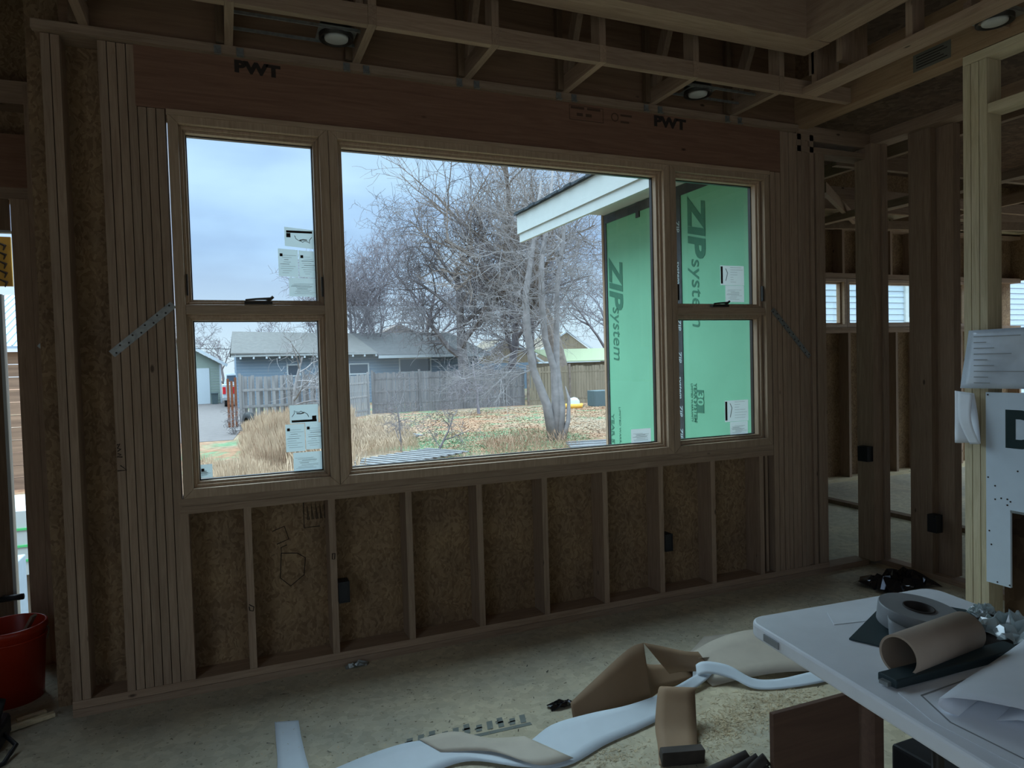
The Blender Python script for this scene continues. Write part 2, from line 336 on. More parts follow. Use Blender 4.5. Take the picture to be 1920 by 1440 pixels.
# ================================================================== STRUCTURE
g = MB().box(-70, 110, 0.3, 200, -1.4, -0.9); tag(g.build('ground', YARD), 'dry leaf-strewn yard ground with green patches outside', 'ground', kind='structure')
g = MB().box(-70, 110, -60, 0.3, -1.4, -0.9); tag(g.build('ground', GRAV), 'bare ground around the house under construction', 'ground', kind='structure')
g = MB().prism([(-1.6, 22, -0.9), (0.1, 22, -0.9), (1.2, 34, -0.9), (0.6, 60, -0.9), (-8, 60, -0.9), (-5, 34, -0.9)], (0, 0, 0.012))
tag(g.build('driveway', GRAV), 'pale gravel driveway leading to the garage beyond the dry grass', 'driveway', kind='structure')
g = MB().box(-3.1, 10.2, -7.0, 0.152, -0.3, 0.0).box(3.6, 10.2, 0.152, 2.65, -0.3, 0.0).box(-3.1, -0.70, 0.152, 0.9, -0.3, 0.0)
tag(g.build('floor', FLR), 'dusty wood subfloor of the unfinished room', 'floor', kind='structure')
# ceiling: roof deck
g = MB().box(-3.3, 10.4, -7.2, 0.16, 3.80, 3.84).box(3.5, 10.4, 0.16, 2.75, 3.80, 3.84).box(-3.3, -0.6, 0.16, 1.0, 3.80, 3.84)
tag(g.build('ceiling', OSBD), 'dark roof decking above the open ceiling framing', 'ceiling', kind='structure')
CE = S('ceiling', 'open wood ceiling framing of rails, blocking and truss ends', 'ceiling framing')
# ---- window wall
WB = S('wall_back', 'framed outer wall around the big window with strand board sheathing', 'wall')
def stud(x0, x1, z0, z1, y0=0.0, y1=0.14, m=None, p=None, name='stud'):
    return MB().box(x0 + .0018, x1 - .0018, y0, y1, z0, z1).build(name, m or WZ, p or WB)
g = MB().box(-0.775, -0.30, .14, .152, 0, 3.8).box(3.36, 3.90, .14, .152, 0, 3.8).box(-0.30, 3.36, .14, .152, 0, 0.955).box(-0.30, 3.36, .14, .152, 2.785, 3.8)
g.build('sheathing', OSB, WB)
for z in (0, PT): MB().box(-.775, 3.86, -0.002 * (z == 0), .14, z, z + PT - .001).build('bottom_plate', WX, WB)
for z in (0.881, 0.919): MB().box(-.30, 3.36, 0, .14, z, z + PT - .0012).build('sill_plate', WX, WB)
for i in range(9):
    x = i * SP; stud(x - .019, x + .019, .076, .881)
stud(-.30, -.262, .076, .881); stud(3.31, 3.335, .076, .881, 0.03)
x = -.290
for k in range(7):
    top = 2.80 if k < 3 else 3.08
    stud(x - PT, x, .076, top, 0.0 + random.uniform(0, .002)); x -= PT
stud(-.775, -.737, .076, 3.08); stud(-.737, -.70, .076, 3.08, 0.001)
for k, xx in enumerate((3.362, 3.408)): stud(xx, xx + .044, .076, 2.80, .001 * k)
for k in range(6): stud(3.454 + PT * k, 3.454 + PT * (k + 1), .076, 3.08, .002 * (k % 2))
stud(3.682, 3.72, .076, 3.08, .014); stud(3.72, 3.758, .076, 3.08, .0); stud(3.758, 3.775, .076, 3.08, .03); stud(3.775, 3.86, .076, 2.98, .004)
MB().box(-.41, 3.452, -.001, .14, 2.802, 3.09).build('header_beam', LVL, WB)
for z in (3.092,): MB().box(-.80, 3.60, .0, .14, z, z + PT).build('top_plate', WX, WB)
MB().box(-.70, 3.60, .0, .012, 3.13, 3.80).build('blocking_panel', PLY, WB)
tg_ = dict(m=INKB, parent=WB)
def pwt(x, z, s=.085):
    text('printed_word', 'PWT', (x, -.002, z), (1, 0, -0.02), (0, 0, 1), s, INK, WB, bold=.0045, stretch=1.3)
pwt(.022, 3.018, .075); pwt(2.44, 3.012, .085)
for k, (a_, b_) in enumerate(((1.86, 1.95), (1.97, 2.06), (1.90, 1.94), (1.96, 2.0), (2.20, 2.28), (2.20, 2.26))): MB().box(a_, b_, -.0022, -.0012, (3.05, 3.05, 3.01, 3.01, 3.04, 3.0)[k], (3.064, 3.064, 3.028, 3.028, 3.052, 3.012)[k]).build('printed_stamp', INKB, WB)
MB().frame(1.85, 2.08, 2.985, 3.07, -.0025, -.0012, .003).build('printed_stamp', INKB, WB)
MB().lathe((2.16, -.0012, 3.03), [(.026, 0), (.026, .001), (.020, .001), (.020, 0), (.026, 0)], 24, (0, -1, 0)).build('printed_stamp', INKB, WB)
# window unit
WIN = S('window_1', 'large five-lite pine window looking onto the back yard', 'window')
def unit(x0, x1):
    MB().frame(x0, x1, .955, 2.787, -.004, .125, .045, .048, .045).build('frame', FRW, WIN, bevel=.003)
unit(-.282, .455); unit(.457, 2.547); unit(2.549, 3.354)
MB().box(-.285, 3.35, -.012, .0, 2.775, 2.80).build('trim_strip', FRX, WIN)
for a, b_ in ((-.237, .410), (2.594, 3.30)):
    MB().box(a, b_, -.004, .12, 1.838, 1.885).build('mullion', FRX, WIN, bevel=.003)
def lite(x0, x1, z0, z1, name='sash', gi=.026, crank=None):
    q = MB().frame(x0, x1, z0, z1, .045, .10, gi)
    q.frame(x0 + .0, x1 - .0, z0, z1, .028, .045, gi * .55)
    s_ = q.build(name, FRW, WIN, bevel=.002)
    MB().frame(x0 + gi - .001, x1 - gi + .001, z0 + gi - .001, z1 - gi + .001, .086, .112, .006).build('glazing_bead', DKMET, s_)
    MB().box(x0 + gi, x1 - gi, .096, .100, z0 + gi, z1 - gi).build('glass', GLASS, s_)
    return s_
lite(.502, 2.502, 1.0, 2.739, 'fixed_light')
lite(-.237, .410, 1.0, 1.838, 'fixed_light'); lite(2.594, 3.30, 1.0, 1.838, 'fixed_light')
for (x0, x1, hx) in ((-.237, .410, .10), (2.594, 3.30, 2.93)):
    s_ = lite(x0, x1, 1.885, 2.739, 'sash')
    h = MB().box(hx - .075, hx + .055, -.02, .01, 1.888, 1.902); h.tube([(hx + .03, -.01, 1.902), (hx + .045, -.02, 1.915), (hx - .02, -.025, 1.912), (hx - .07, -.022, 1.907)], [.007, .007, .005, .005], 6)
    h.tube([(hx + .03, -.012, 1.90), (hx + .06, -.02, 1.925)], [.009, .007], 6)
    h.build('crank_handle', DKMET, s_)
    for xx in (x0 + .006, x1 - .012):
        MB().box(xx, xx + .008, .0, .02, 1.93, 2.03).build('lock_lever', DKMET, s_)
portal('window_portal', (1.53, .2, 1.87), (-math.pi / 2, 0, 0), 3.7, 1.9)
# ---- recess wall with the door at the far left
WL = S('wall_left', 'dark framed recess wall beside the left door', 'wall')
DY = .75
MB().box(-.97, -.70, DY, DY + .14, 0, 2.50).build('stud', WZ, WL)
for a, b_ in ((-1.085, -1.045), (-1.045, -1.005), (-1.004, -.972), (-.958, -.92), (-.915, -.86)):
    MB().box(a, b_, DY - .01, DY + .13, 0, 2.50 if b_ < -.98 else 3.1).build('stud', WZ, WL)
MB().box(-3.0, -.97, DY, DY + .14, 2.50, 2.56).build('door_head', WX, WL)
MB().box(-3.0, -.86, DY, DY + .14, 2.56, 2.84).build('header_beam', LVL, WL)
MB().box(-3.0, -.78, DY, DY + .14, 3.0, 3.12).build('top_plate', WX, WL)
MB().box(-3.0, -.70, DY + .14, DY + .152, 2.84, 3.8).build('sheathing', OSB, WL)
MB().box(-3.2, -3.06, -3.6, .9, 0, 3.8).build('sheathing', OSB, WL); MB().box(-3.2, -3.06, -7, -6.7, 0, 3.8).build('sheathing', OSB, WL); MB().box(-3.2, -3.06, -6.7, -3.6, 3.3, 3.8).build('sheathing', OSB, WL)  # unseen left wall; its wide opening is added to light the table and post
portal('left_portal', (-3.25, -5.15, 1.65), (math.pi / 2, 0, -math.pi / 2), 3.1, 3.3)
MB().box(-.86, -.70, .15, DY + .14, 0, 3.8).build('sheathing', OSB, WL)
MB().box(-3.0, -.97, DY, DY + .14, 0, .03).build('threshold', WX, WL)
DR = S('door_1', 'dark door leaf standing ajar at the left edge', 'door')
MB().box(-2.05, -1.165, DY + .02, DY + .065, .03, 2.0).build('door_leaf', DKW, DR)
MB().box(-1.165, -1.150, DY + .015, DY + .07, .03, 2.0).build('edge_strip', WTRIM, DR)
MB().box(-3.0, -2.05, DY + .02, DY + .065, .03, 2.5).build('side_panel', DKW, DR)
MB().box(-2.05, -1.10, DY + .02, DY + .05, 2.335, 2.5).build('transom_panel', DKW, DR)
MB().box(-2.05, -1.095, DY + .015, DY + .055, 2.325, 2.337).build('edge_strip', WTRIM, DR)
h = MB().tube([(-1.20, DY - .005, .395), (-1.20, DY - .06, .40), (-1.10, DY - .07, .405)], [.012, .016, .016], 10); h.build('handle', BLACK, DR, smooth=True)
# ---- beam, post and partition on the right
WR = S('wall_right', 'unfinished right partition of studs, pale triple post and beam', 'wall')
MB().box(3.587, 3.70, -7.0, .0, 3.115, 3.42).build('beam', LVLY, WR)
for k in range(3): MB().box(3.587, 3.70, -1.163 - .0425 * k - .0385, -1.163 - .0425 * k, .0, 3.06 - .0).build('post_ply', WZB, WR)
MB().box(3.587, 3.70, -3.6, -1.163, 3.062, 3.11).build('top_plate', WYB, WR)
MB().box(3.587, 3.70, -3.6, -1.292, 0, .038).build('bottom_plate', WYB, WR)
for yy in (-1.70, -2.1, -2.5, -2.9): MB().box(3.587, 3.70, yy - .038, yy, .038, 3.06).build('stud', WZB, WR)
MB().box(3.587, 3.70, -3.0, -1.29, 2.78, 2.825).build('rail', WYB, WR)
MB().box(3.715, 3.73, -3.6, -1.44, 1.35, 2.82).build('plywood_panel', PLB, WR)
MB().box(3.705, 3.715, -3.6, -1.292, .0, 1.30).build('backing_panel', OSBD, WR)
# drywall piece with a dark cutout
gy = MB().box(3.572, 3.586, -1.404, -1.284, .348, 1.343).box(3.572, 3.586, -2.6, -1.404, .742, 1.343)
gb_ = gy.build('gypsum_board', GYP); tag(gb_, 'white gypsum board offcut with screw dots and spray letter on the right partition', 'wallboard')
for (yy, zz) in ((-1.295, 1.33), (-1.295, .90), (-1.33, .86), (-1.30, .62), (-1.40, .36), (-1.34, .36), (-1.39, .80), (-1.39, .77), (-1.33, .79), (-1.44, .95), (-1.31, .55), (-1.36, .80), (-1.405, .79)):
    MB().lathe((3.572, yy, zz), [(.0, .0015), (.0045, .0015), (.0045, 0)], 8, (-1, 0, 0)).build('screw', INK, gb_)
text('spray_letter', 'D', (3.5712, -1.375, 1.075), (0, -1, 0), (0, .0, 1), .25, SPRAY, gb_, bold=.012, th=.0005)
MB().box(3.570, 3.574, -1.62, -1.404, .735, .747).build('cut_edge', METAL, gb_)
# laminated sheet and loose notes
def sheetx(name, poly, m, lab, cat='paper', x=3.566, group=None):
    n = 10; q = MB()
    (ay, az), (by, bz), (cy, cz), (dy, dz) = poly
    for i in range(n + 1):
        for j in range(n + 1):
            u, v_ = i / n, j / n
            yy = (ay * (1 - u) + by * u) * (1 - v_) + (dy * (1 - u) + cy * u) * v_; zz = (az * (1 - u) + bz * u) * (1 - v_) + (dz * (1 - u) + cz * u) * v_
            q.v.append((x - .012 * math.sin(u * 5 + v_ * 2) * v_ - .01 * math.sin(u * 9) * v_ - .0, yy, zz))
    for i in range(n):
        for j in range(n): a = i * (n + 1) + j; q.f.append((a, a + 1, a + n + 2, a + n + 1))
    o = q.build(name, m, None, smooth=True); sd = o.modifiers.new('t', 'SOLIDIFY'); sd.thickness = .0012
    return tag(o, lab, cat, group)
PSH = flat('glossy_sleeve', (0.62, 0.68, 0.76), 0.22, spec=0.6, var=0.12, scale=9)
pp = sheetx('paper_sheet', [(-1.205, 1.667), (-1.72, 1.672), (-1.72, 1.365), (-1.165, 1.362)], PSH, 'clear-sleeved printed sheet pinned across the pale triple post', 'paper', 3.560)
for r in range(9):
    MB().box(3.5455, 3.547, -1.30 - .12 * (r % 3 == 0) - random.random() * .1, -1.24, 1.63 - r * .03, 1.634 - r * .03).build('printed_line', TROLL, pp)
ss = sheetx('paper_note', [(-1.130, 1.347), (-1.235, 1.336), (-1.275, 1.075), (-1.137, 1.066)], PAPER, 'loose white note sheet hanging below the clear-sleeved sheet', 'paper', 3.556)
ribbon('folded_flap', [((3.545, -1.155, 1.343), (3.545, -1.235, 1.335)), ((3.50, -1.19, 1.20), (3.50, -1.255, 1.20)), ((3.52, -1.235, 1.07), (3.52, -1.285, 1.075))], PAPER, ss)
# partition posts between the rooms
WI = S('wall_divider', 'open stud divider between this room and the next', 'wall')
for (x0, x1, y0, y1) in ((4.25, 4.34, -.05, .09), (4.345, 4.40, -.06, .085), (4.34, 4.43, -.43, -.27), (4.40, 4.47, -.545, -.432)):
    MB().box(x0, x1, y0, y1, .038, 3.06).build('stud', WZ, WI)
MB().box(4.34, 4.43, -3.5, .09, 0, .038).build('bottom_plate', WY, WI)
MB().box(4.30, 4.44, -3.5, .09, 3.062, 3.14).build('top_plate', WY, WI)
MB().box(3.60, 4.40, .0, .12, 2.96, 3.0).build('top_plate', WX, WI)
MB().box(3.60, 4.40, .0, .12, 3.04, 3.14).build('top_plate', WX, WI)
MB().box(3.86, 4.25, .0, .12, 0, .038).build('bottom_plate', WX, WI)
# wing: left wall (green outside), end wall with clerestory windows
WW = S('wall_wing', 'projecting wing wall clad in green printed sheathing with black seam tape', 'wall')
MB().box(3.60, 3.612, 1.352, 2.572, -.35, 3.06).build('green_panel', ZIPG, WW)
MB().box(3.60, 3.612, .152, 1.350, -.35, 3.06).build('green_panel', ZIPG, WW)
MB().box(3.592, 3.60, 1.30, 1.385, -.35, 3.02).build('seam_tape', ZTAPE, WW)
MB().box(3.592, 3.60, 2.545, 2.58, -.35, 3.02).build('seam_tape', ZTAPE, WW)
MB().box(3.590, 3.60, .16, 2.58, 2.955, 3.04).build('seam_tape', ZTAPE, WW)
MB().box(3.589, 3.60, 1.93, 1.99, 2.90, 3.10).build('seam_tape', ZTAPE, WW)
MB().box(3.60, 3.75, .15, 2.6, -.9, -.35).build('foundation', GRAV, WW)
def ztext(s_, y, z, size, m=ZINK, bold=0.0, shear=0.0, st=1.0): text('printed_lettering', s_, (3.5975, y, z), (0, 0, -1), (0, -1, 0), size, m, WW, bold, .0005, shear, st)
ztext('ZIP', 2.50, 2.58, .34, bold=.012, shear=.25, st=1.0); ztext('system', 2.455, 2.10, .235, shear=.2, st=.84)
ztext('ZIP', 1.195, 2.90, .30, bold=.012, shear=.25, st=1.12); ztext('system', 1.165, 2.40, .21, shear=.2, st=1.0)
ztext('YEAR SYSTEM', 1.165, 1.34, .055, bold=.001); ztext('LIMITED WARRANTY', 1.205, 1.34, .035)
ztext('YEAR SYSTEM', 2.53, 1.00, .075, bold=.001, st=1.3); ztext('LIMITED WARRANTY', 2.38, 1.08, .045, st=1.2)
MB().box(3.5970, 3.5985, 1.035, 1.13, 1.095, 1.285).build('printed_lettering', ZINK, WW)
text('printed_lettering', '30', (3.596, 1.115, 1.27), (0, 0, -1), (0, -1, 0), .115, ZIPG, WW, .003, .0005)
for zz in (2.75, 2.40, 1.90, 1.62, 1.40, 1.15, .95):
    text('tape_lettering', 'ZIP' if zz not in (1.40, 2.40) else 'system', (3.5905, 1.365, zz), (0, 0, -1), (0, -1, 0), .07, LABEL, WW, .001, .0005, .2)
for k in range(7): MB().box(3.615, 3.74, .2 + k * SP, .2 + k * SP + .038, 0, 3.1).build('stud', WZ, WW)
MB().box(3.613, 3.75, .152, 2.6, 0, .038).build('bottom_plate', WY, WW)
WE = S('wall_far', 'end wall of the next room with a row of high windows', 'wall')
e0, e1 = 3.75, 10.2; zb, zt_ = 1.865, 2.42
MB().box(e0, e1, 2.64, 2.652, 0, zb).build('sheathing', OSB, WE); MB().box(e0, e1, 2.64, 2.652, zt_, 3.8).build('sheathing', OSB, WE)
MB().box(e0, 5.3, 2.64, 2.652, zb, zt_).build('sheathing', OSB, WE); MB().box(9.08, e1, 2.64, 2.652, zb, zt_).build('sheathing', OSB, WE)
for k in range(16):
    x = 4.02 + k * SP + .05; MB().box(x, x + .038, 2.5, 2.64, .038, 1.80).build('stud', WZ, WE)
for z in (1.80, 1.835): MB().box(e0, e1, 2.5, 2.64, z, z + .034).build('sill_plate', WX, WE)
MB().box(e0, e1, 2.48, 2.64, 0, .04).build('bottom_plate', WXB, WE)
MB().box(e0, e1, 2.50, 2.64, 2.46, 2.52).build('header_plate', WX, WE)
for k in range(12):
    x = 4.8 + k * SP; MB().box(x, x + .038, 2.5, 2.64, 2.52, 3.06).build('stud', WZ, WE)
MB().box(e0, e1, 2.50, 2.64, 3.06, 3.10).build('top_plate', WX, WE); MB().box(e0, e1, 2.42, 2.64, 3.13, 3.25).build('beam', WXB, WE)
W2 = S('window_2', 'row of three small high windows in the next room', 'window')
for (a, b_) in ((5.32, 6.90), (6.905, 8.45), (8.455, 9.06)):
    MB().frame(a, b_, zb, zt_ + .035, 2.50, 2.62, .04).build('frame', FRX, W2)
    MB().frame(a + .04, b_ - .04, zb + .04, zt_ - .005, 2.55, 2.60, .02).build('sash', FRX, W2)
    MB().box(a + .06, b_ - .06, 2.585, 2.588, zb + .06, zt_ - .025).build('glass', GLASS, W2)
# low Y-running plate and a few members in the next room
WN = S('wall_inner', 'low wall plate and loose framing crossing the next room', 'wall')
MB().box(5.69, 5.78, -1.2, 2.4, 0, .04).build('bottom_plate', DKW, WN)
MB().box(5.69, 5.78, -1.2, 2.5, 2.90, 2.97).build('top_plate', WY, WN)
for k, (a, b_, z) in enumerate((((4.5, .5), (9.8, .3), 3.12), ((4.5, 1.3), (9.8, 1.3), 3.10), ((3.8, 1.9), (9.8, 1.9), 3.16), ((6.6, -2), (6.6, 2.4), 3.14), ((7.6, -2), (7.6, 2.4), 3.12), ((5.0, -2), (5.0, 2.4), 3.2))):
    MB().bar((a[0], a[1], z), (b_[0], b_[1], z), .05, .11).build('ceiling_joist', WY if a[0] == b_[0] else WX, CE)
MB().bar((4.6, .7, 2.95), (6.9, 2.3, 3.05), .04, .09).build('ceiling_joist', WY, CE); MB().bar((6.0, 2.2, 3.0), (8.3, 1.2, 2.9), .04, .09).build('ceiling_joist', WX, CE)
# eave of the wing
EV = S('eave', 'white double fascia and shingle edge of the wing roof overhang', 'roof eave')
MB().box(3.0, 3.03, .2, 3.47, 2.985, 3.19).build('fascia_board', WTRIM, EV)
MB().box(3.018, 3.05, .2, 3.45, 2.89, 2.985).build('fascia_board', WTRIM, EV)
MB().box(3.05, 3.592, .2, 2.58, 3.045, 3.06).build('soffit', WTRIM, EV)
q = MB().prism([(2.975, .2, 3.19), (2.975, 3.5, 3.19), (7.0, 3.5, 4.9), (7.0, .2, 4.9)], (0, 0, .03)); q.build('shingle_edge', SHINGD, EV)
q = MB()
for k in range(24): q.box(2.955 + .012 * (k % 2), 3.0, .2 + k * .1365, .2 + (k + 1) * .1365 - .008, 3.192, 3.205 + .008 * (k % 3))
q.build('shingle_tab', SHINGD, EV)
# house eave over the big window, seen only as shade on the floor
q = MB().box(-.69, 3.0, .16, .42, 3.30, 3.34); tag(q.build('eave', WTRIM), 'roof overhang outside above the big window', 'roof eave', kind='structure')
# ---- ceiling ladder, trusses, tray beams
XT = [-.60, .0, .606, 1.21, 1.813, 2.41, 3.028]
MB().box(-.80, 3.585, -.038, -.001, 3.082, 3.122).build('ledger', WX, CE)
for i in range(len(XT) + 1):
    a = -2.6 if i == 0 else XT[i - 1] + .019; b_ = XT[i] - .019 if i < len(XT) else 3.586
    MB().box(a + .001, b_ - .001, -.46, -.422, 3.122, 3.211).build('blocking', WX, CE)
for x in XT:
    MB().box(x - .019, x + .019, -.462, -.0015, 3.123, 3.212).build('lookout', WY, CE)
    MB().box(x - .019, x + .019, -.462, -.375, 3.213, 3.79).build('truss_web', WZ, CE)
    MB().bar((x, -.06, 3.22), (x, -.33, 3.76), .036, .07, (0, 1, 0)).build('truss_web', WZ, CE)
    MB().box(x - .055, x - .02, -.05, -.014, 3.13, 3.70).build('truss_heel', DKW, CE)
MB().box(3.185, 3.30, -7.0, -.462, 3.123, 3.161).build('rail', WYB if 0 else WY, CE)
for yy in (-.52, -1.13, -1.74, -2.35): MB().box(3.20, 3.29, yy - .038, yy, 3.162, 3.79).build('truss_web', WZ, CE)
for yy in (-.50, -.70): MB().box(3.20, 3.40, yy - .038, yy, 3.22, 3.79).build('truss_web', WZ, CE)
MB().box(-3.0, 3.118, -.73, -.642, 3.30, 3.58).build('tray_beam', WX, CE); MB().box(-3.0, 3.118, -.640, -.55, 3.304, 3.58).build('tray_beam', WX, CE)
MB().box(2.945, 3.03, -6.5, -.732, 3.30, 3.58).build('tray_beam', WY, CE); MB().box(3.032, 3.118, -6.5, -.732, 3.304, 3.58).build('tray_beam', WY, CE)
for x in (.3, 1.5, 2.7): MB().box(x, x + .04, -2.6, -.735, 3.62, 3.78).build('ceiling_joist', WY, CE)
for yy in (-1.4, -2.0): MB().box(3.3, 3.585, yy, yy + .04, 3.16, 3.25).build('lookout', WX, CE)
for k in range(5): MB().box(3.5845, 3.5858, -1.08 + .02 * (k % 3), -.90, 3.155 + .015 * k, 3.160 + .015 * k).build('printed_line', INK, WR)
MB().box(3.5858, 3.587, -1.10, -.88, 3.14, 3.235).build('stamp_patch', flat('grey_stamp_patch', (.16, .15, .12)), WR)
# metal clips along the ledger
def clip(x):
    q = MB().box(x - .016, x + .016, -.042, -.039, 3.075, 3.115).box(x - .016, x + .016, -.06, -.039, 3.072, 3.075)
    q.lathe((x - .006, -.042, 3.10), [(0, .002), (.003, .002), (.003, 0)], 8, (0, -1, 0)); q.lathe((x + .007, -.042, 3.09), [(0, .002), (.003, .002), (.003, 0)], 8, (0, -1, 0))
    return q.build('framing_clip', METAL)
for x in XT[1:]:
    for dx in (-.05, .05):
        tag(clip(x + dx), 'small bent galvanised clip where a truss end meets the ledger above the window', 'metal clip', 'framing clips along the ledger')
# ---- room ends behind the camera (big unglazed openings let the daylight in)
WK = S('wall_front', 'framed rear wall with wide openings behind the viewpoint', 'wall')
MB().box(-3.2, 10.2, -7.1, -7.0, 2.5, 3.8).build('header', OSB, WK); MB().box(-3.2, 1.4, -7.1, -7.0, 0, 2.5).build('sheathing', OSB, WK); MB().box(3.0, 10.2, -7.1, -7.0, 0, 2.5).build('sheathing', OSB, WK)
MB().box(10.2, 10.3, -7.0, 2.65, 2.5, 3.8).build('header', OSB, WK); MB().box(10.2, 10.3, -7.0, 2.65, 0, .6).build('header', OSB, WK); MB().box(10.2, 10.3, -7.0, -3.0, .6, 2.5).build('header', OSB, WK)
portal('rear_portal', (2.2, -7.15, 1.25), (math.pi / 2, 0, 0), 1.6, 2.5)
portal('side_portal', (10.4, -.2, 1.55), (math.pi / 2, 0, math.pi / 2), 5.4, 1.9)
# ================================================================== THINGS INDOORS
# recessed lights with hanger bars
def downlight(x, y, lab, bars, rot=0):
    r = empty('recessed_light', (x, y, 3.15), lab, 'ceiling light')
    MB().lathe((x, y, 3.15), [(.052, .03), (.075, .0), (.082, .0), (.082, .05), (.07, .09), (0, .09)], 28).build('housing', DKMET, r, smooth=True)
    MB().lathe((x, y, 3.150), [(0, -.004), (.045, -.004), (.055, .0), (.058, .012), (0, .012)], 28).build('lens', LENS, r, smooth=True)
    MB().box(x - .09, x + .09, y - .09, y + .09, 3.172, 3.176).build('mounting_plate', METAL, r)
    for (a, b_) in bars: MB().bar(a, b_, .008, .014).build('hanger_bar', METAL, r)
downlight(.483, -.20, 'recessed light nearest the left, hung on two bars above the window', [((.02, -.12, 3.17), (.585, -.12, 3.17)), ((.02, -.28, 3.17), (.585, -.28, 3.17))])
downlight(2.63, -.19, 'recessed light above the right end of the big window', [((2.43, -.12, 3.17), (3.0, -.12, 3.17)), ((2.43, -.27, 3.17), (3.0, -.27, 3.17))])
downlight(3.44, -1.42, 'recessed light over the beam at the upper right corner', [((3.31, -1.36, 3.19), (3.586, -1.36, 3.19)), ((3.31, -1.5, 3.19), (3.586, -1.5, 3.19))])
# electrical boxes
def ebox(x0, x1, y0, y1, z0, z1, lab):
    r = MB().box(x0, x1, y0, y1, z0, z1); r.box(x0 - .006, x0, y0 + .01, y0 + .014, z1 - .02, z1 + .006); o = r.build('electrical_box', BLACK, None, bevel=.002)
    q = MB().frame(x0, x1, z0, z1, y0 - .004, y0, .005) if (x1 - x0) > .03 and (y1 - y0) > .03 else None
    if q: q.build('rim', BLACK, o)
    return tag(o, lab, 'electrical box')
ebox(.4265, .483, -.004, .07, .335, .445, 'black outlet box on a stud under the left part of the window')
ebox(2.4585, 2.516, -.004, .07, .335, .445, 'black outlet box on a stud under the right part of the window')
ebox(4.275, 4.337, -.50, -.438, .34, .46, 'black outlet box on the double stud of the divider')
ebox(4.19, 4.248, -.04, .04, .77, .88, 'black switch box on the left side of the divider corner post')
ebox(7.32, 7.385, 2.49, 2.55, .45, .57, 'black outlet box on the end wall of the next room')
# diagonal metal straps
def strap(a, b_, w_, lab, y=-.0025, cut=None):
    a = Vector((a[0], y, a[1])); b_ = Vector((b_[0], y, b_[1])); q = MB(); q.bar(a, b_, .0016, w_, (b_ - a).cross(Vector((0, 1, 0))))
    n = int((b_ - a).length / .032); d = (b_ - a).normalized(); s_ = d.cross(Vector((0, 1, 0))) * w_ * .22
    o = q.build('metal_strap', METAL)
    for k in range(n):
        p = a.lerp(b_, (k + .5) / n) + (s_ if k % 2 else -s_); MB().lathe(p, [(0, .0035), (.004, .003), (.0048, .0)], 8, (0, -1, 0)).build('nail_head', DKMET, o)
    return tag(o, lab, 'metal strap')
strap((-.553, 1.655), (-.289, 1.885), .036, 'galvanised strap nailed diagonally over the stud pack left of the window')
strap((3.362, 1.874), (3.691, 1.545), .034, 'dull metal strap nailed diagonally over the studs right of the window', -.005)
strap((-.985, 1.735), (-.90, 1.655), .034, 'short metal strap on the dark studs beside the left door', DY - .0135)
# carpenter's pencil scribbles on studs and sheathing
def scrib(name, pts, y, m=INK, r=.0022, parent=WB): MB().tube([(p[0], y, p[1]) for p in pts], r, 5).build(name, m, parent)
scrib('pencil_mark', [(-.01, .40), (.012, .385), (.008, .365), (-.008, .37), (-.01, .39)], -.002)
scrib('pencil_mark', [(.40, .60), (.415, .60), (.412, .57), (.40, .572), (.403, .60)], -.002)
scrib('pencil_mark', [(.16, .60), (.15, .47), (.20, .42), (.27, .47), (.28, .56), (.24, .59), (.16, .60), (.16, .63), (.19, .64)], .1385)
scrib('pencil_mark', [(.12, .72), (.18, .74), (.20, .67), (.14, .65)], .1385); scrib('pencil_mark', [(.28, .86), (.28, .72), (.36, .72)], .1385)
for k in range(5): scrib('pencil_mark', [(.30 + .022 * k, .76), (.297 + .022 * k, .84 + .01 * (k % 3)), (.308 + .022 * k, .76)], .1385)
scrib('pencil_mark', [(-.55, 1.235), (-.538, 1.24), (-.548, 1.22), (-.535, 1.215), (-.548, 1.205)], -.002); scrib('pencil_mark', [(-.548, 1.195), (-.535, 1.19), (-.552, 1.18), (-.53, 1.178)], -.002)
scrib('pencil_mark', [(-.552, 1.115), (-.515, 1.115), (-.54, 1.14)], -.002)
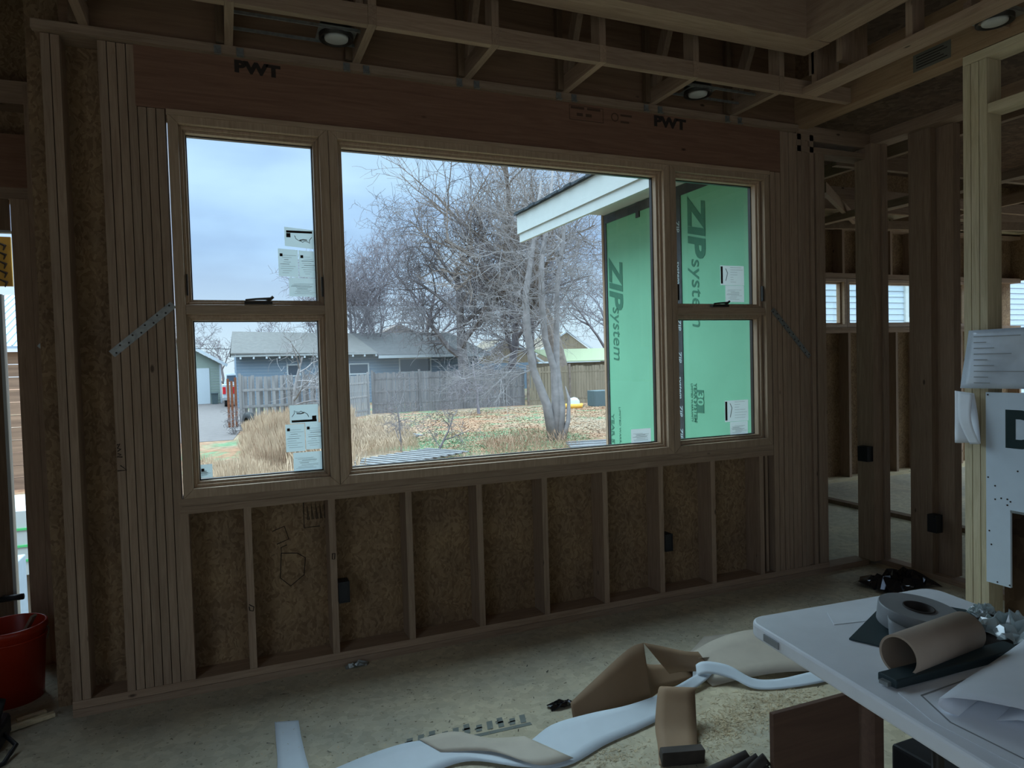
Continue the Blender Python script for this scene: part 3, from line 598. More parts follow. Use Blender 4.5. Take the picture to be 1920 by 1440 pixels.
# labels stuck on the glass
def label(x0, x1, z0, z1, lab, m=LABEL, kind='text', tilt=0, y=.0945, rot90=False):
    q0 = MB().prism([(x0, y, z0 + tilt), (x1, y, z0), (x1, y, z1), (x0, y, z1 + tilt)], (0, .0008, 0)); q0.f = q0.f[:1]; o = q0.build('window_label', m)
    tag(o, lab, 'label'); yy = y - .0012; W_ = x1 - x0; H = z1 - z0
    q = MB()
    if kind in ('map', 'mapflip'):
        f = -1 if kind == 'mapflip' else 1
        zc = lambda u: (z0 + H * u) if f == 1 else (z1 - H * u)
        def bb(ua, ub, va, vb):
            za, zb2 = sorted((zc(va), zc(vb))); q.box(x0 + W_ * ua, x0 + W_ * ub, yy, y, za, zb2)
        bb(.06, .94, .82, .94); (bb(.06, .2, .58, .80) if f == 1 else bb(.78, .93, .62, .82)); q.build('printed_bar', INK, o)
        out_ = MB(); P_ = [(.34, .68), (.38, .52), (.48, .42), (.56, .40), (.60, .34), (.66, .40), (.78, .38), (.84, .30), (.84, .46), (.92, .62)]
        out_.tube([(x0 + W_ * (u if f == 1 else 1 - u), yy, zc(v_)) for u, v_ in P_], .0018, 4)
        out_.tube([(x0 + W_ * (u if f == 1 else 1 - u), yy, zc(v_)) for u, v_ in [(.5, .44), (.62, .48), (.76, .46)]], .003, 4); out_.build('printed_map', TROLL, o)
    elif rot90:
        q.box(x0 + .004, x0 + .02, yy, y, z0 + .01, z1 - .006); q.build('printed_bar', INK, o); t_ = MB()
        for k in range(7): t_.box(x0 + W_ * (.42), x0 + W_ * (.5 + .45 * random.random()), yy, y, z1 - .012 - k * H / 8, z1 - .0105 - k * H / 8)
        t_.tube([(x0 + W_ * .22, yy, z1 - .02), (x0 + W_ * .3, yy, z1 - .05), (x0 + W_ * .22, yy, z0 + .03)], .003, 4); t_.build('printed_text', TROLL, o)
    else:
        q.box(x0 + .008, x0 + .022, yy, y, z1 - .035, z1 - .02); t_ = MB(); nr = 9
        for k in range(nr):
            a = random.uniform(.06, .3); b2 = random.uniform(.5, .94); z = z1 - .03 - k * (H - .04) / nr
            t_.box(x0 + W_ * a, x0 + W_ * b2, yy, y, z, z + (.0022 if k in (2, 4) else .0012))
        t_.build('printed_text', TROLL, o)
        if x1 - x0 < .12: q.build('printed_mark', INK, o)
label(.233, .380, 2.185, 2.283, 'map label on the upper left pane, topmost of its cluster', kind='map', tilt=.012)
label(.198, .296, 2.037, 2.178, 'printed label on the upper left pane, left one under the map', tilt=.005)
label(.300, .398, 2.034, 2.172, 'printed label on the upper left pane, right one touching the frame', tilt=.005)
label(.246, .392, 1.935, 2.032, 'wide printed label on the upper left pane, lowest of its cluster', tilt=.004)
label(.225, .368, 1.279, 1.375, 'map label on the lower left pane, topmost of its cluster', kind='mapflip')
label(.201, .297, 1.133, 1.276, 'printed label on the lower left pane, left one under the map'); label(.300, .396, 1.139, 1.279, 'printed label on the lower left pane, right one under the map')
label(.235, .382, 1.0275, 1.127, 'wide printed label on the lower left pane, lowest of its cluster')
label(-.211, -.152, 1.035, 1.102, 'small square sticker in the bottom left corner of the lower left pane')
label(3.012, 3.212, 2.043, 2.174, 'sideways white label on the upper right pane, upper one of two', LABELW, rot90=True); label(3.052, 3.210, 1.93, 2.041, 'white text label on the upper right pane, lower one of two', LABELW)
label(3.030, 3.230, 1.12, 1.264, 'sideways white label on the lower right pane, upper one of two', LABELW, rot90=True); label(3.072, 3.224, 1.027, 1.118, 'white text label on the lower right pane, lower one of two', LABELW)
label(2.287, 2.435, 1.0275, 1.118, 'grey printed label in the bottom right corner of the big middle pane', LABELW)
label(8.60, 8.95, 1.95, 2.30, 'white sticker on the right pane of the high windows', LABELW, 'text', y=2.58)
# ---- folding table
th = math.radians(-6.5)
def TW(u, v_, z): # table frame: u along the short far edge, v away from the camera side
    ax = Vector((1.405, -1.935, 0)); ux = Vector((math.cos(-.075), math.sin(-.075), 0)); vx = Vector((-.14, -.99, 0)).normalized()
    p = ax + ux * u + vx * v_; return (p.x, p.y, z)
tb = empty('folding_table', TW(.38, .9, 0), 'white plastic folding table covered with tape, tube and papers', 'table')
L_, W_ = 1.83, .77; poly = []; rr = .06
for (cu_, cv_, a0) in ((rr, rr, 180), (W_ - rr, rr, 270), (W_ - rr, L_ - rr, 0), (rr, L_ - rr, 90)):
    for k in range(7):
        a = math.radians(a0 + k * 15); poly.append(TW(cu_ + rr * math.cos(a), cv_ + rr * math.sin(a), .700))
MB().prism(poly, (0, 0, .045)).build('tabletop', WHITE, tb, bevel=.008)
for (u, v_) in ((.10, .62), (.67, .62), (.10, 1.5), (.67, 1.5)): MB().tube([TW(u, v_, .70), TW(u + (.02 if u < .3 else -.02), v_, .02), TW(u + (.02 if u < .3 else -.02), v_, 0)], .014, 10).build('leg', DKMET, tb, smooth=True)
for v_ in (.62, 1.5): MB().tube([TW(.12, v_, .30), TW(.65, v_, .30)], .011, 8).build('cross_bar', TROLL, tb)
p0 = Vector(TW(-.003, .10, .722)); p1 = Vector(TW(-.003, .17, .722)); MB().bar(p0, p1, .004, .02).build('edge_label', TROLL, tb)
ZT = .7455
def quad(name, pts, z, h, m, lab, cat, parent=None): return tag(MB().prism([(p[0], p[1], z) for p in pts], (0, 0, h)).build(name, m, parent), lab, cat)
quad('paper_scrap', [(1.60, -2.10), (1.66, -2.02), (1.90, -2.03), (1.80, -2.14)], ZT, .001, PAPER, 'small white paper scrap at the far end of the folding table', 'paper')
quad('dark_sheet', [(1.548, -2.20), (1.954, -2.012), (2.05, -2.20), (1.95, -2.36), (1.60, -2.31)], ZT + .001, .004, DSHEET, 'charcoal square sheet lying under the tape roll', 'sheet')
quad('printed_drawing', [(1.395, -2.475), (1.88, -2.46), (1.95, -2.90), (1.33, -2.95), (1.345, -2.60)], ZT, .0012, PAPER, 'flat printed drawing with a thin border under the rolled plan', 'paper')
dr = MB()
for a, b_ in (((1.43, -2.51), (1.85, -2.492)), ((1.43, -2.51), (1.375, -2.62)), ((1.375, -2.62), (1.37, -2.9))): dr.bar((a[0], a[1], ZT + .0018), (b_[0], b_[1], ZT + .0018), .004, .0006)
dro = [o for o in bpy.data.objects if o.name == 'printed_drawing'][0]; dr.build('border_line', TROLL, dro)
# tape roll
tp = empty('tape_roll', (1.780, -2.235, ZT + .005), 'wide grey tape roll lying on the charcoal sheet', 'tape roll')
tax = (0.05, -.10, 1)
MB().lathe((1.780, -2.235, ZT + .012), [(.042, 0), (.105, 0), (.107, .003), (.107, .055), (.105, .058), (.042, .056), (.042, 0)], 40, tax).build('tape', TROLL, tp, smooth=False)
MB().lathe((1.780, -2.235, ZT + .012), [(.038, 0), (.0425, 0), (.0425, .060), (.038, .060), (.038, 0)], 40, tax).build('core', DARKC, tp, smooth=True)
ribbon('tape_end', [((1.66, -2.24, ZT + .012), (1.655, -2.24, ZT + .068)), ((1.625, -2.28, ZT + .01), (1.635, -2.27, ZT + .064)), ((1.64, -2.34, ZT + .008), (1.65, -2.33, ZT + .05))], TROLL, tp)
# cardboard tube
a = Vector((1.475, -2.415, ZT + .052)); b_ = Vector((1.775, -2.385, ZT + .052)); ax = b_ - a; L = ax.length
tag(MB().lathe(a, [(.046, 0), (.052, 0), (.052, L), (.046, L), (.046, 0)], 40, ax).build('cardboard_tube', TUBE, None, smooth=False), 'short brown cardboard tube lying in front of the tape roll', 'cardboard tube')
for p in [o for o in bpy.data.objects if o.name in ('cardboard_tube', 'tape')]:
    for f in p.data.polygons: f.use_smooth = abs(f.normal.dot((Vector(tax) if p.name == 'tape' else ax).normalized())) < .5
MBB = MB().bar((1.405, -2.437, ZT + .012), (1.87, -2.452, ZT + .012), .055, .022); o = MBB.build('black_sleeve', DSHEET, None, bevel=.004); tag(o, 'long black folded sleeve lying below the cardboard tube', 'sleeve')
MB().box(1.392, 1.408, -2.45, -2.425, ZT + .004, ZT + .014).build('tab', METAL, o)
# rolled plan: big sheet whose near edge curls over
def curl(name, A, Lx, prof, parent=None):
    # the bent sheet arches in the profile plane and runs along 'side'; its open end shows below the near edge
    q = MB(); side = Vector((.972, .236, 0)).normalized(); nn = Vector((.22, -.975, 0)).normalized(); n = 14
    for i in range(n + 1):
        f = i / n
        for (u, z_) in prof: q.v.append(tuple(Vector(A) + side * (Lx * f + .10 * u) + nn * u + Vector((0, 0, z_ * (1 - .25 * f) + .002 * math.sin(f * 9 + u * 8)))))
    m_ = len(prof)
    for i in range(n):
        for k in range(m_ - 1): a2 = i * m_ + k; q.f.append((a2, a2 + 1, a2 + m_ + 1, a2 + m_))
    o = q.build(name, PAPER, parent, smooth=True); sd = o.modifiers.new('t', 'SOLIDIFY'); sd.thickness = .001; return o
AR = [(.03, .004), (.005, .006), (-.012, .016), (-.008, .032), (.02, .044), (.07, .055), (.14, .063), (.22, .066), (.32, .062), (.42, .050), (.52, .03), (.60, .008)]
o = tag(curl('rolled_plan', (1.40, -2.585, ZT), .75, AR), 'large white plan sheet arching up at the near corner of the table', 'paper roll')
curl('inner_fold', (1.46, -2.64, ZT), .6, [(.02, .003), (.06, .020), (.14, .034), (.24, .036), (.34, .024), (.42, .004)], o)
# crumpled wrap
def crumple(name, c, r, m, lab, cat, seed, flat_=.45, n=14):
    rnd = random.Random(seed); q = MB()
    for i in range(n + 1):
        for j in range(n + 1):
            u, v_ = (i / n - .5) * 2, (j / n - .5) * 2; d = max(0, 1 - (u * u + v_ * v_) * .5)
            q.v.append((c[0] + u * r[0] + rnd.uniform(-.12, .12) * r[0], c[1] + v_ * r[1] + rnd.uniform(-.12, .12) * r[1], c[2] + .002 + d * r[2] * rnd.uniform(.1, 1)))
    for i in range(n):
        for j in range(n): a = i * (n + 1) + j; q.f.append((a, a + 1, a + n + 2, a + n + 1))
    o = q.build(name, m, None, base=True); sd = o.modifiers.new('t', 'SOLIDIFY'); sd.thickness = .0008; return tag(o, lab, cat)
crumple('plastic_wrap', (2.07, -2.24, ZT), (.045, .03, .035), PLAS, 'small wad of clear wrap at the far right of the table', 'plastic wrap', 3)
crumple('plastic_wrap', (2.00, -2.40, ZT), (.10, .10, .075), PLAS, 'large crumpled heap of clear wrap at the right edge of the table', 'plastic wrap', 5)
quad('dark_sheet', [(1.80, -2.25), (2.08, -2.26), (2.02, -2.44), (1.80, -2.42)], ZT + .001, .004, DARKC, 'dark flat sheet half covered by clear wrap behind the cardboard tube', 'sheet')
# ---- things on the floor
def fl(p, z=.003): return (p[0], p[1], z)
ribbon('backing_strip', [(fl((.067, -.446)), fl((.166, -.479))), (fl((.062, -.60)), fl((.163, -.63))), (fl((.055, -.80), .004), fl((.165, -.80), .004)), (fl((.03, -1.05), .03), fl((.17, -1.05), .02))], TAPEW, label='short white strip lying alone on the floor left of the long strip', cat='paper strip')
lb = ribbon('backing_strip', [((.15, -.96, .004), (.42, -1.16, .004)), ((.40, -.895, .01), (.62, -1.11, .006)), ((.60, -.92, .03), (.76, -1.12, .012)), ((.76, -1.02, .025), (.92, -1.24, .012)),
    ((.95, -1.12, .02), (1.08, -1.30, .008)), ((1.14, -1.045, .03), (1.30, -1.235, .008)), ((1.32, -1.04, .035), (1.48, -1.20, .008)), ((1.52, -1.05, .035), (1.66, -1.15, .01)), ((1.74, -1.01, .03), (1.80, -1.06, .008)), ((1.96, -.95, .04), (2.0, -.99, .03)), ((2.10, -.90, .04), (2.11, -.915, .035))], TAPEW, label='long white backing strip snaking across the floor towards the table', cat='paper strip')
ribbon('tan_paper', [((.60, -.915, .034), (.66, -1.02, .02)), ((.74, -.95, .05), (.84, -1.12, .03)), ((.86, -1.03, .035), (.98, -1.27, .02)), ((1.0, -1.08, .033), (1.12, -1.28, .018))], TANP, label='tan peeled section lying over the middle of the long white strip', cat='paper strip')
ribbon('white_ribbon', [((1.98, -.90, .05), (1.94, -.95, .02)), ((2.02, -.93, .085), (2.0, -.98, .05)), ((2.12, -.99, .07), (2.09, -1.05, .035)), ((2.19, -1.08, .03), (2.15, -1.13, .01)), ((2.30, -1.13, .025), (2.26, -1.18, .006)), ((2.48, -1.15, .03), (2.45, -1.22, .01)), ((2.62, -1.16, .03), (2.60, -1.22, .01))], TAPEW, label='narrow white ribbon looping on the floor beside the table edge', cat='paper strip')
# folded brown paper standing up
kp = empty('kraft_paper', (1.5, -.98, 0), 'folded brown kraft paper standing up in a peak behind the long white strip', 'brown paper')
def pan(name, pts, m=KRAFT): q = MB(); q.v = [tuple(p) for p in pts]; q.f = [tuple(range(len(pts)))]; o = q.build(name, m, kp); sd = o.modifiers.new('t', 'SOLIDIFY'); sd.thickness = .0015; return o
ribbon('left_fold', [((1.265, -.98, .07), (1.25, -1.04, .0)), ((1.40, -.94, .12), (1.40, -1.04, .0)), ((1.60, -.92, .22), (1.56, -1.03, .005)), ((1.68, -.93, .24), (1.66, -1.02, .005))], KRAFT, kp)
ribbon('right_fold', [((1.68, -.93, .24), (1.80, -.96, .08)), ((1.80, -.90, .19), (1.88, -.95, .07)), ((1.96, -.86, .12), (2.0, -.93, .04)), ((2.06, -.84, .09), (2.08, -.92, .02))], KRAFT, kp)
ribbon('shadow_fold', [((1.685, -.92, .235), (1.665, -1.00, .01)), ((1.74, -.86, .10), (1.78, -.95, .006)), ((1.95, -.84, .06), (1.98, -.93, .006))], KRAFT, kp)
ribbon('tan_paper', [((1.84, -.72, .02), (1.95, -.88, .09)), ((2.05, -.72, .02), (2.12, -.86, .06)), ((2.16, -.66, .015), (2.30, -.80, .02)), ((2.33, -.54, .01), (2.46, -.64, .04))], TANP, label='tan paper piece reaching back on the floor behind the brown paper', cat='brown paper')
ribbon('tan_paper', [((2.0, -.80, .05), (2.0, -1.02, .004)), ((2.2, -.78, .10), (2.18, -1.05, .02)), ((2.45, -.80, .12), (2.38, -1.10, .03)), ((2.75, -.92, .10), (2.6, -1.20, .03)), ((3.0, -1.02, .06), (2.85, -1.3, .02))], TANP, label='wide tan paper sheet draped on the floor under the narrow white ribbon', cat='brown paper')
ribbon('brown_strip', [((1.655, -1.12, .12), (1.79, -1.20, .12)), ((1.62, -1.135, .125), (1.75, -1.22, .125)), ((1.575, -1.18, .08), (1.72, -1.26, .08)), ((1.52, -1.25, .03), (1.67, -1.33, .03)), ((1.47, -1.34, .015), (1.61, -1.41, .015)), ((1.40, -1.45, .01), (1.55, -1.50, .01))], KRAFT, label='short brown strip curling up in the foreground with a dark end', cat='brown paper')
o = MB().hexa([(1.40, -1.47, .012), (1.56, -1.52, .012), (1.60, -1.44, .012), (1.44, -1.39, .012), (1.39, -1.49, .08), (1.55, -1.54, .08), (1.60, -1.45, .045), (1.44, -1.40, .045)]).build('dark_block', DARKC, None, bevel=.004); tag(o, 'small dark block at the lower end of the curled brown strip', 'block')
crumple('trash_scrap', (1.275, -.87, 0), (.06, .025, .035), BAGM, 'small crumpled dark foil scrap lying on the floor left of the brown paper', 'foil scrap', 11, n=6)
crumple('trash_scrap', (.50, -.03, 0), (.055, .022, .03), METAL, 'small crumpled shiny scrap on the floor against the bottom plate', 'foil scrap', 12, n=6)
crumple('plastic_bag', (4.02, -.40, 0), (.23, .15, .12), BAGM, 'crumpled glossy dark plastic bag at the foot of the divider', 'plastic bag', 13, n=8)
crumple('plastic_bag', (3.72, -.80, 0), (.20, .14, .10), PLAS, 'clear plastic bag on the floor behind the far table edge', 'plastic bag', 14, n=10)
# stamped lettering on the floor
FI = flat('floor_ink', (.20, .22, .20)); fl_ = [o for o in bpy.data.objects if o.name == 'floor'][0]
for k in range(11):
    x = .55 + k * .05; y = -.885 - .004 * k; h_ = .05 + .012 * ((k * 7) % 3)
    MB().prism([(x, y, .0012), (x + .026, y, .0012), (x + .044, y + h_, .0012), (x + .018, y + h_, .0012)], (0, 0, .0006)).build('stamp_mark', FI, fl_)
    if k % 3 != 1: MB().prism([(x, y + h_ * .4, .0012), (x + .035, y + h_ * .4, .0012), (x + .038, y + h_ * .6, .0012), (x + .004, y + h_ * .6, .0012)], (0, 0, .0006)).build('stamp_mark', FI, fl_)
MB().bar((.54, -.925, .001), (1.09, -.945, .001), .022, .0008).build('stamp_mark', FI, fl_)
# sawdust and chips
q = MB(); rnd = random.Random(4)
def chip(x, y, s_):
    a = rnd.uniform(0, 3.14); dx, dy = math.cos(a) * s_, math.sin(a) * s_; w_ = s_ * rnd.uniform(.15, .45); n = len(q.v); z = .001 + rnd.uniform(0, .003)
    q.v += [(x - dx - dy * .3 * w_ / s_, y - dy, z), (x + dx, y + dy, z + rnd.uniform(0, .004)), (x + dx - dy * w_ / s_, y + dy + dx * w_ / s_, z + .002), (x - dx - dy * w_ / s_, y - dy + dx * w_ / s_, z + .001)]; q.f.append((n, n + 1, n + 2, n + 3))
for k in range(2200): chip(rnd.uniform(-.6, 3.3), rnd.uniform(-1.9, -.08), rnd.uniform(.002, .008))
for (cx, cy, s_, n_) in ((2.05, -1.25, .13, 900), (1.80, -1.32, .10, 700), (2.25, -1.30, .14, 700), (1.35, -1.0, .06, 250), (1.25, -1.30, .09, 300), (1.62, -1.5, .2, 500)):
    for k in range(n_): chip(rnd.gauss(cx, s_), rnd.gauss(cy, s_ * .6), rnd.uniform(.003, .010))
tag(q.build('sawdust', SAWD), 'loose wood shavings and sawdust scattered over the subfloor', 'sawdust', kind='stuff')
q = MB()
for k in range(260): chip(rnd.uniform(-.3, 3.2), rnd.uniform(-1.6, -.3), rnd.uniform(.003, .012))
tag(q.build('debris', DKMET), 'dark specks of debris scattered over the subfloor', 'debris', kind='stuff')
# brown panel, brown bundle and dark crate below the table
o = MB().hexa([(1.458, -1.993, 0), (1.815, -2.0, 0), (1.815, -1.982, 0), (1.458, -1.975, 0), (1.458, -1.993, .45), (1.815, -2.0, .45), (1.815, -1.982, .45), (1.458, -1.975, .45)]).build('plywood_board', BOXW, None, bevel=.002); tag(o, 'dark brown board standing upright under the folding table', 'board')
o = MB().box(1.84, 1.88, -2.04, -1.96, 0, .44).build('wood_post', BOXW); tag(o, 'short dark upright wood piece beside the brown board under the table', 'wood piece')
cr_ = empty('tool_case', (2.05, -2.2, 0), 'dark tool case in the shade under the table', 'case'); MB().box(1.90, 2.14, -2.45, -2.05, 0, .28).build('body', BLACK, cr_, bevel=.01); MB().box(1.97, 2.07, -2.46, -2.45, .2, .24).build('handle', DKMET, cr_)
for k, (x0, y0, x1, y1, z1, r) in enumerate(((1.20, -1.80, 1.44, -1.90, .27, .028), (1.25, -1.84, 1.445, -1.94, .285, .022), (1.30, -1.88, 1.45, -1.965, .30, .02), (1.34, -1.92, 1.45, -1.985, .27, .022))):
    q = MB(); q.tube([(x0, y0, .1), ((x0 * .6 + x1 * .4), (y0 * .6 + y1 * .4), .19), (x1, y1, z1), (x1 + .004, y1 - .01, z1 - .02)], [r, r * 1.2, r * .8, r * .4], 10)
    tag(q.build('work_glove' if 0 else 'cloth_roll', DARKC, None, smooth=True), ['outermost fold of the dark rolled cloths leaning by the brown board', 'second fold of the dark rolled cloths leaning by the brown board', 'third fold of the dark rolled cloths leaning by the brown board', 'innermost fold of the dark rolled cloths touching the brown board'][k], 'cloth', 'rolled cloths by the brown board')
q = MB().box(1.18, 1.45, -2.0, -1.80, 0, .12); tag(q.build('cloth_pile', DARKC, None, bevel=.02), 'dark cloth pile under the rolled cloths', 'cloth')
# bucket with a stick and the dark tool at the left
bk = empty('bucket', (-1.09, .36, 0), 'orange plastic bucket in the dark left corner', 'bucket')
MB().lathe((-1.09, .36, 0), [(0, .004), (.125, .0), (.130, .0), (.150, .33), (.158, .335), (.158, .36), (.150, .365), (.146, .36), (.125, .01), (0, .01)], 40).build('body', ORNG, bk, smooth=True)
MB().lathe((-1.09, .36, .300), [(.150, 0), (.156, .0), (.156, .008), (.150, .008)], 40).build('rib', ORNG, bk, smooth=True)
MB().tube([(-1.09 + .158 * math.cos(a / 10), .36 + .158 * math.sin(a / 10) , .33 - .16 * math.sin(a * math.pi / 31.4) ) for a in range(0, 32)][::-1], .003, 6).build('bail_handle', METAL, bk)
tag(MB().bar((-1.17, .40, .05), (-.98, .33, .40), .035, .012).build('wood_stick', FENCEW), 'flat grey stick standing in the orange bucket', 'stick')
tl = empty('power_tool', (-1.06, -.12, 0), 'black tool with a cable standing in front of the orange bucket', 'tool')
MB().box(-1.35, -1.0, -.22, -.02, .0, .10).build('base', BLACK, tl, bevel=.02); MB().tube([(-1.05, -.10, .10), (-1.02, -.11, .17), (-1.10, -.12, .20), (-1.3, -.13, .19)], [.03, .028, .03, .03], 12).build('grip', BLACK, tl, smooth=True)
MB().tube([(-1.0, -.14, .05), (-.94, -.22, .03), (-.96, -.32, .01), (-1.05, -.40, .01)], .009, 8).build('cable', BLACK, tl, smooth=True)
for k, (a, b_) in enumerate((((-1.03, -.02), (-.86, .06)), ((-1.0, .05), (-.90, .10)))):
    tag(MB().bar((a[0], a[1], .012), (b_[0], b_[1], .012), .03, .018).build('wood_offcut', WXB), ['pale wood offcut on the floor right of the black tool', 'smaller wood offcut on the floor behind the longer one'][k], 'wood offcut')
# amber board hanging outside the door opening
ab = MB().box(-1.45, -1.135, .93, .95, 2.06, 2.33).build('hanging_board', AMBER); tag(ab, 'amber painted board with dark strokes hanging in the door opening', 'board')
for k in range(5): MB().tube([(-1.20, .928, 2.30 - k * .05), (-1.16, .928, 2.28 - k * .05), (-1.17, .928, 2.255 - k * .05)], [.003, .009, .003], 6).build('dark_stroke', INK, ab)
# ================================================================== OUTDOORS
def at(k, Y, z=0): return (k * (Y + 3.64) - .078, Y, z)
# fence left (shadowbox pickets)
def fence(name, pts, h, bw, gap, m, lab, zb=-.9, two=False, rails=(.25, .95, 1.6), jitter=.05, post_m=None, posts=True, railside=-1):
    x0, y0, x1, y1 = pts; L = math.hypot(x1 - x0, y1 - y0); d = Vector(((x1 - x0) / L, (y1 - y0) / L, 0)); nrm = Vector((d.y, -d.x, 0))
    r = empty(name, ((x0 + x1) / 2, (y0 + y1) / 2, zb), lab, 'fence'); q = MB(); n = int(L / (bw + gap)); o0 = Vector((x0, y0, zb))
    for k in range(n):
        a = o0 + d * k * (bw + gap) + nrm * (-.14 if (two and k % 2) else .02); b_ = a + d * bw; hh = h + random.uniform(-jitter, jitter); ln = nrm * .018; le = random.uniform(-.02, .02)
        q.hexa([a, b_, b_ + ln, a + ln, a + d * le + Vector((0, 0, hh)), b_ + d * le + Vector((0, 0, hh)), b_ + d * le + ln + Vector((0, 0, hh)), a + d * le + ln + Vector((0, 0, hh))])
    q.build('picket_boards', m, r)
    for z in rails: MB().bar(o0 + Vector((0, 0, z)) + nrm * .03, o0 + d * L + Vector((0, 0, z)) + nrm * .03, .04, .09).build('rail', m, r)
    if posts:
        k = 0
        while k <= L: MB().bar(o0 + d * k + nrm * .06, o0 + d * k + nrm * .06 + Vector((0, 0, h + .12)), .10, .10, (1, 0, 0)).build('post', post_m or m, r); k += 2.44
    return r
fence('picket_fence', (.45, 25.5, 4.75, 25.9), 2.15, .13, .02, FENCEP, 'weathered grey picket fence behind the tall dry grass', two=True)
fence('picket_fence', (4.9, 28.5, 6.5, 30.6), 2.0, .14, .05, FENCEP, 'short grey fence run joining the picket fence to the board fence')
fence('board_fence', (6.75, 31.0, 15.2, 31.2), 2.05, .14, .008, FENCE, 'dark solid board fence across the back of the yard', rails=(.5, 1.1, 1.75))
fence('board_fence', (15.3, 31.0, 24.5, 29.8), 2.1, .14, .025, FENCEW, 'brownish board fence behind the leaning pale tree', rails=(.3, 1.8), post_m=TRNK)
# neighbouring blue house
hs = empty('house', (8, 42, -.9), 'pale blue house with grey shingle roof behind the fences', 'house')
MB().box(.6, 16.5, 42, 50, -.9, 2.45).build('wall', BLUES, hs)
q = MB()
for k in range(16): q.box(.59, 16.5, 41.985, 42.0, -.8 + k * .2, -.8 + k * .2 + .012)
q.build('siding_line', WHT, hs)
MB().prism([(.3, 41.3, 2.40), (9.2, 41.3, 2.25), (8.3, 46, 3.75), (.5, 46, 3.95)], (0, 0, .1)).build('roof', flat('tan_shingles', (.12, .113, .108), .9, var=.15, scale=4), hs)
MB().prism([(9.2, 41.0, 2.10), (17.0, 41.0, 2.05), (15.6, 46, 3.75), (8.3, 46, 3.75)], (0, 0, .1)).build('roof', SHING, hs)
MB().prism([(.5, 46, 3.95), (8.3, 46, 3.75), (15.6, 46, 3.75), (17, 51, 2.1), (.3, 51, 2.4)], (0, 0, .1)).build('roof', SHING, hs)
MB().box(9.2, 17.0, 40.95, 41.02, 1.97, 2.16).build('fascia', WHT, hs); MB().box(.3, 9.2, 41.25, 41.32, 2.26, 2.36).build('fascia', TROLL, hs)
for k in range(12): MB().box(.8 + k * .75, .9 + k * .75, 41.2, 42, 2.12, 2.24).build('rafter_tail', WHT, hs)
for (a, b_, c_, d_) in ((7.4, 8.75, .95, 1.70), (10.75, 13.0, .95, 1.97), (3.55, 4.4, .95, 1.75)):
    f = MB().frame(a, b_, c_, d_, 41.95, 42.0, .09).build('window_frame', WHT, hs); MB().box(a + .09, b_ - .09, 41.97, 41.99, c_ + .09, d_ - .09).build('pane', DGL, f)
g = MB().prism([(11.6, 54, 3.9), (16.0, 54, 3.9), (13.8, 54, 5.0)], (0, 3, 0)).build('rooftop', TRNK); tag(g, 'brown gable of a farther house above the blue house roof', 'roof')
# garage
ga = empty('garage', (-3.2, 50, -.9), 'sage garage with white door and gable roof at the left', 'garage')
MB().box(-5.6, -.35, 50, 57, -.9, 1.95).build('wall', GRNS, ga); MB().prism([(-5.6, 50, 1.95), (-.35, 50, 1.95), (-3.0, 50, 3.55)], (0, 7, 0)).build('gable', GRNS, ga)
MB().prism([(-3.0, 49.6, 3.72), (.1, 49.6, 1.80), (.1, 49.6, 1.92), (-3.0, 49.6, 3.84)], (0, 7.6, 0)).build('roof', SHING, ga); MB().prism([(-6.1, 49.6, 1.80), (-3.0, 49.6, 3.72), (-3.0, 49.6, 3.84), (-6.1, 49.6, 1.92)], (0, 7.6, 0)).build('roof', SHING, ga)
MB().bar((-3.0, 49.55, 3.72), (.12, 49.55, 1.80), .04, .2, (0, 0, 1)).build('rake_board', WHT, ga); MB().box(-4.2, -1.08, 49.95, 50, -.9, 1.65).build('garage_door', WHT, ga); MB().box(-.42, -.30, 49.95, 50.02, -.9, 1.9).build('corner_board', WHT, ga)
q = MB()
for k in range(14): q.box(-1.0, -.43, 49.985, 50, -.8 + k * .19, -.79 + k * .19)
q.build('siding_line', WHT, ga)
tb_ = empty('trash_bin', (-.72, 49.2, -.9), 'dark wheeled trash bin beside the garage door', 'trash bin'); MB().hexa([(-.95, 48.9, -.88), (-.6, 48.9, -.88), (-.6, 49.5, -.88), (-.95, 49.5, -.88), (-1.0, 48.8, -.15), (-.55, 48.8, -.15), (-.55, 49.5, -.15), (-1.0, 49.5, -.15)]).build('body', TEAL, tb_); MB().box(-1.02, -.53, 48.75, 49.55, -.15, -.09).build('lid', TEAL, tb_)
# pickup seen from behind
tk = empty('pickup_truck', (.2, 46, -.9), 'white pickup truck with red tail lights parked by the rusty posts', 'truck')
MB().box(-.25, 1.6, 44.2, 46.6, -.35, .55).build('bed', WHT, tk, bevel=.04); MB().hexa([(-.15, 45.9, .55), (1.5, 45.9, .55), (1.5, 48, .55), (-.15, 48, .55), (.0, 46.2, 1.25), (1.35, 46.2, 1.25), (1.35, 47.6, 1.25), (0, 47.6, 1.25)]).build('cab', WHT, tk, bevel=.04)
MB().box(.05, 1.3, 45.96, 46.1, .68, 1.12).build('rear_window', DGL, tk); MB().box(-.24, -.05, 44.17, 44.2, -.05, .40).build('tail_light', RED, tk); MB().box(.30, .50, 44.17, 44.2, -.05, .40).build('tail_light', RED, tk); MB().box(-.28, 1.62, 44.05, 44.22, -.45, -.28).build('bumper', TROLL, tk)
for x in (-.15, 1.2): MB().lathe((x, 44.9, -.55), [(0, 0), (.34, 0), (.34, .25), (0, .25)], 20, (1, 0, 0)).build('wheel', BLACK, tk)
for k, (x, hh) in enumerate(((-.02, 2.05), (.12, 1.95), (.27, 2.1))):
    tag(MB().box(x, x + .10, 27.5, 27.56, -.9, -.9 + hh).build('wood_post', RUST), ['left one of three rust-orange boards beside the picket fence', 'middle one of three rust-orange boards beside the picket fence', 'right one of three rust-orange boards beside the picket fence'][k], 'post')
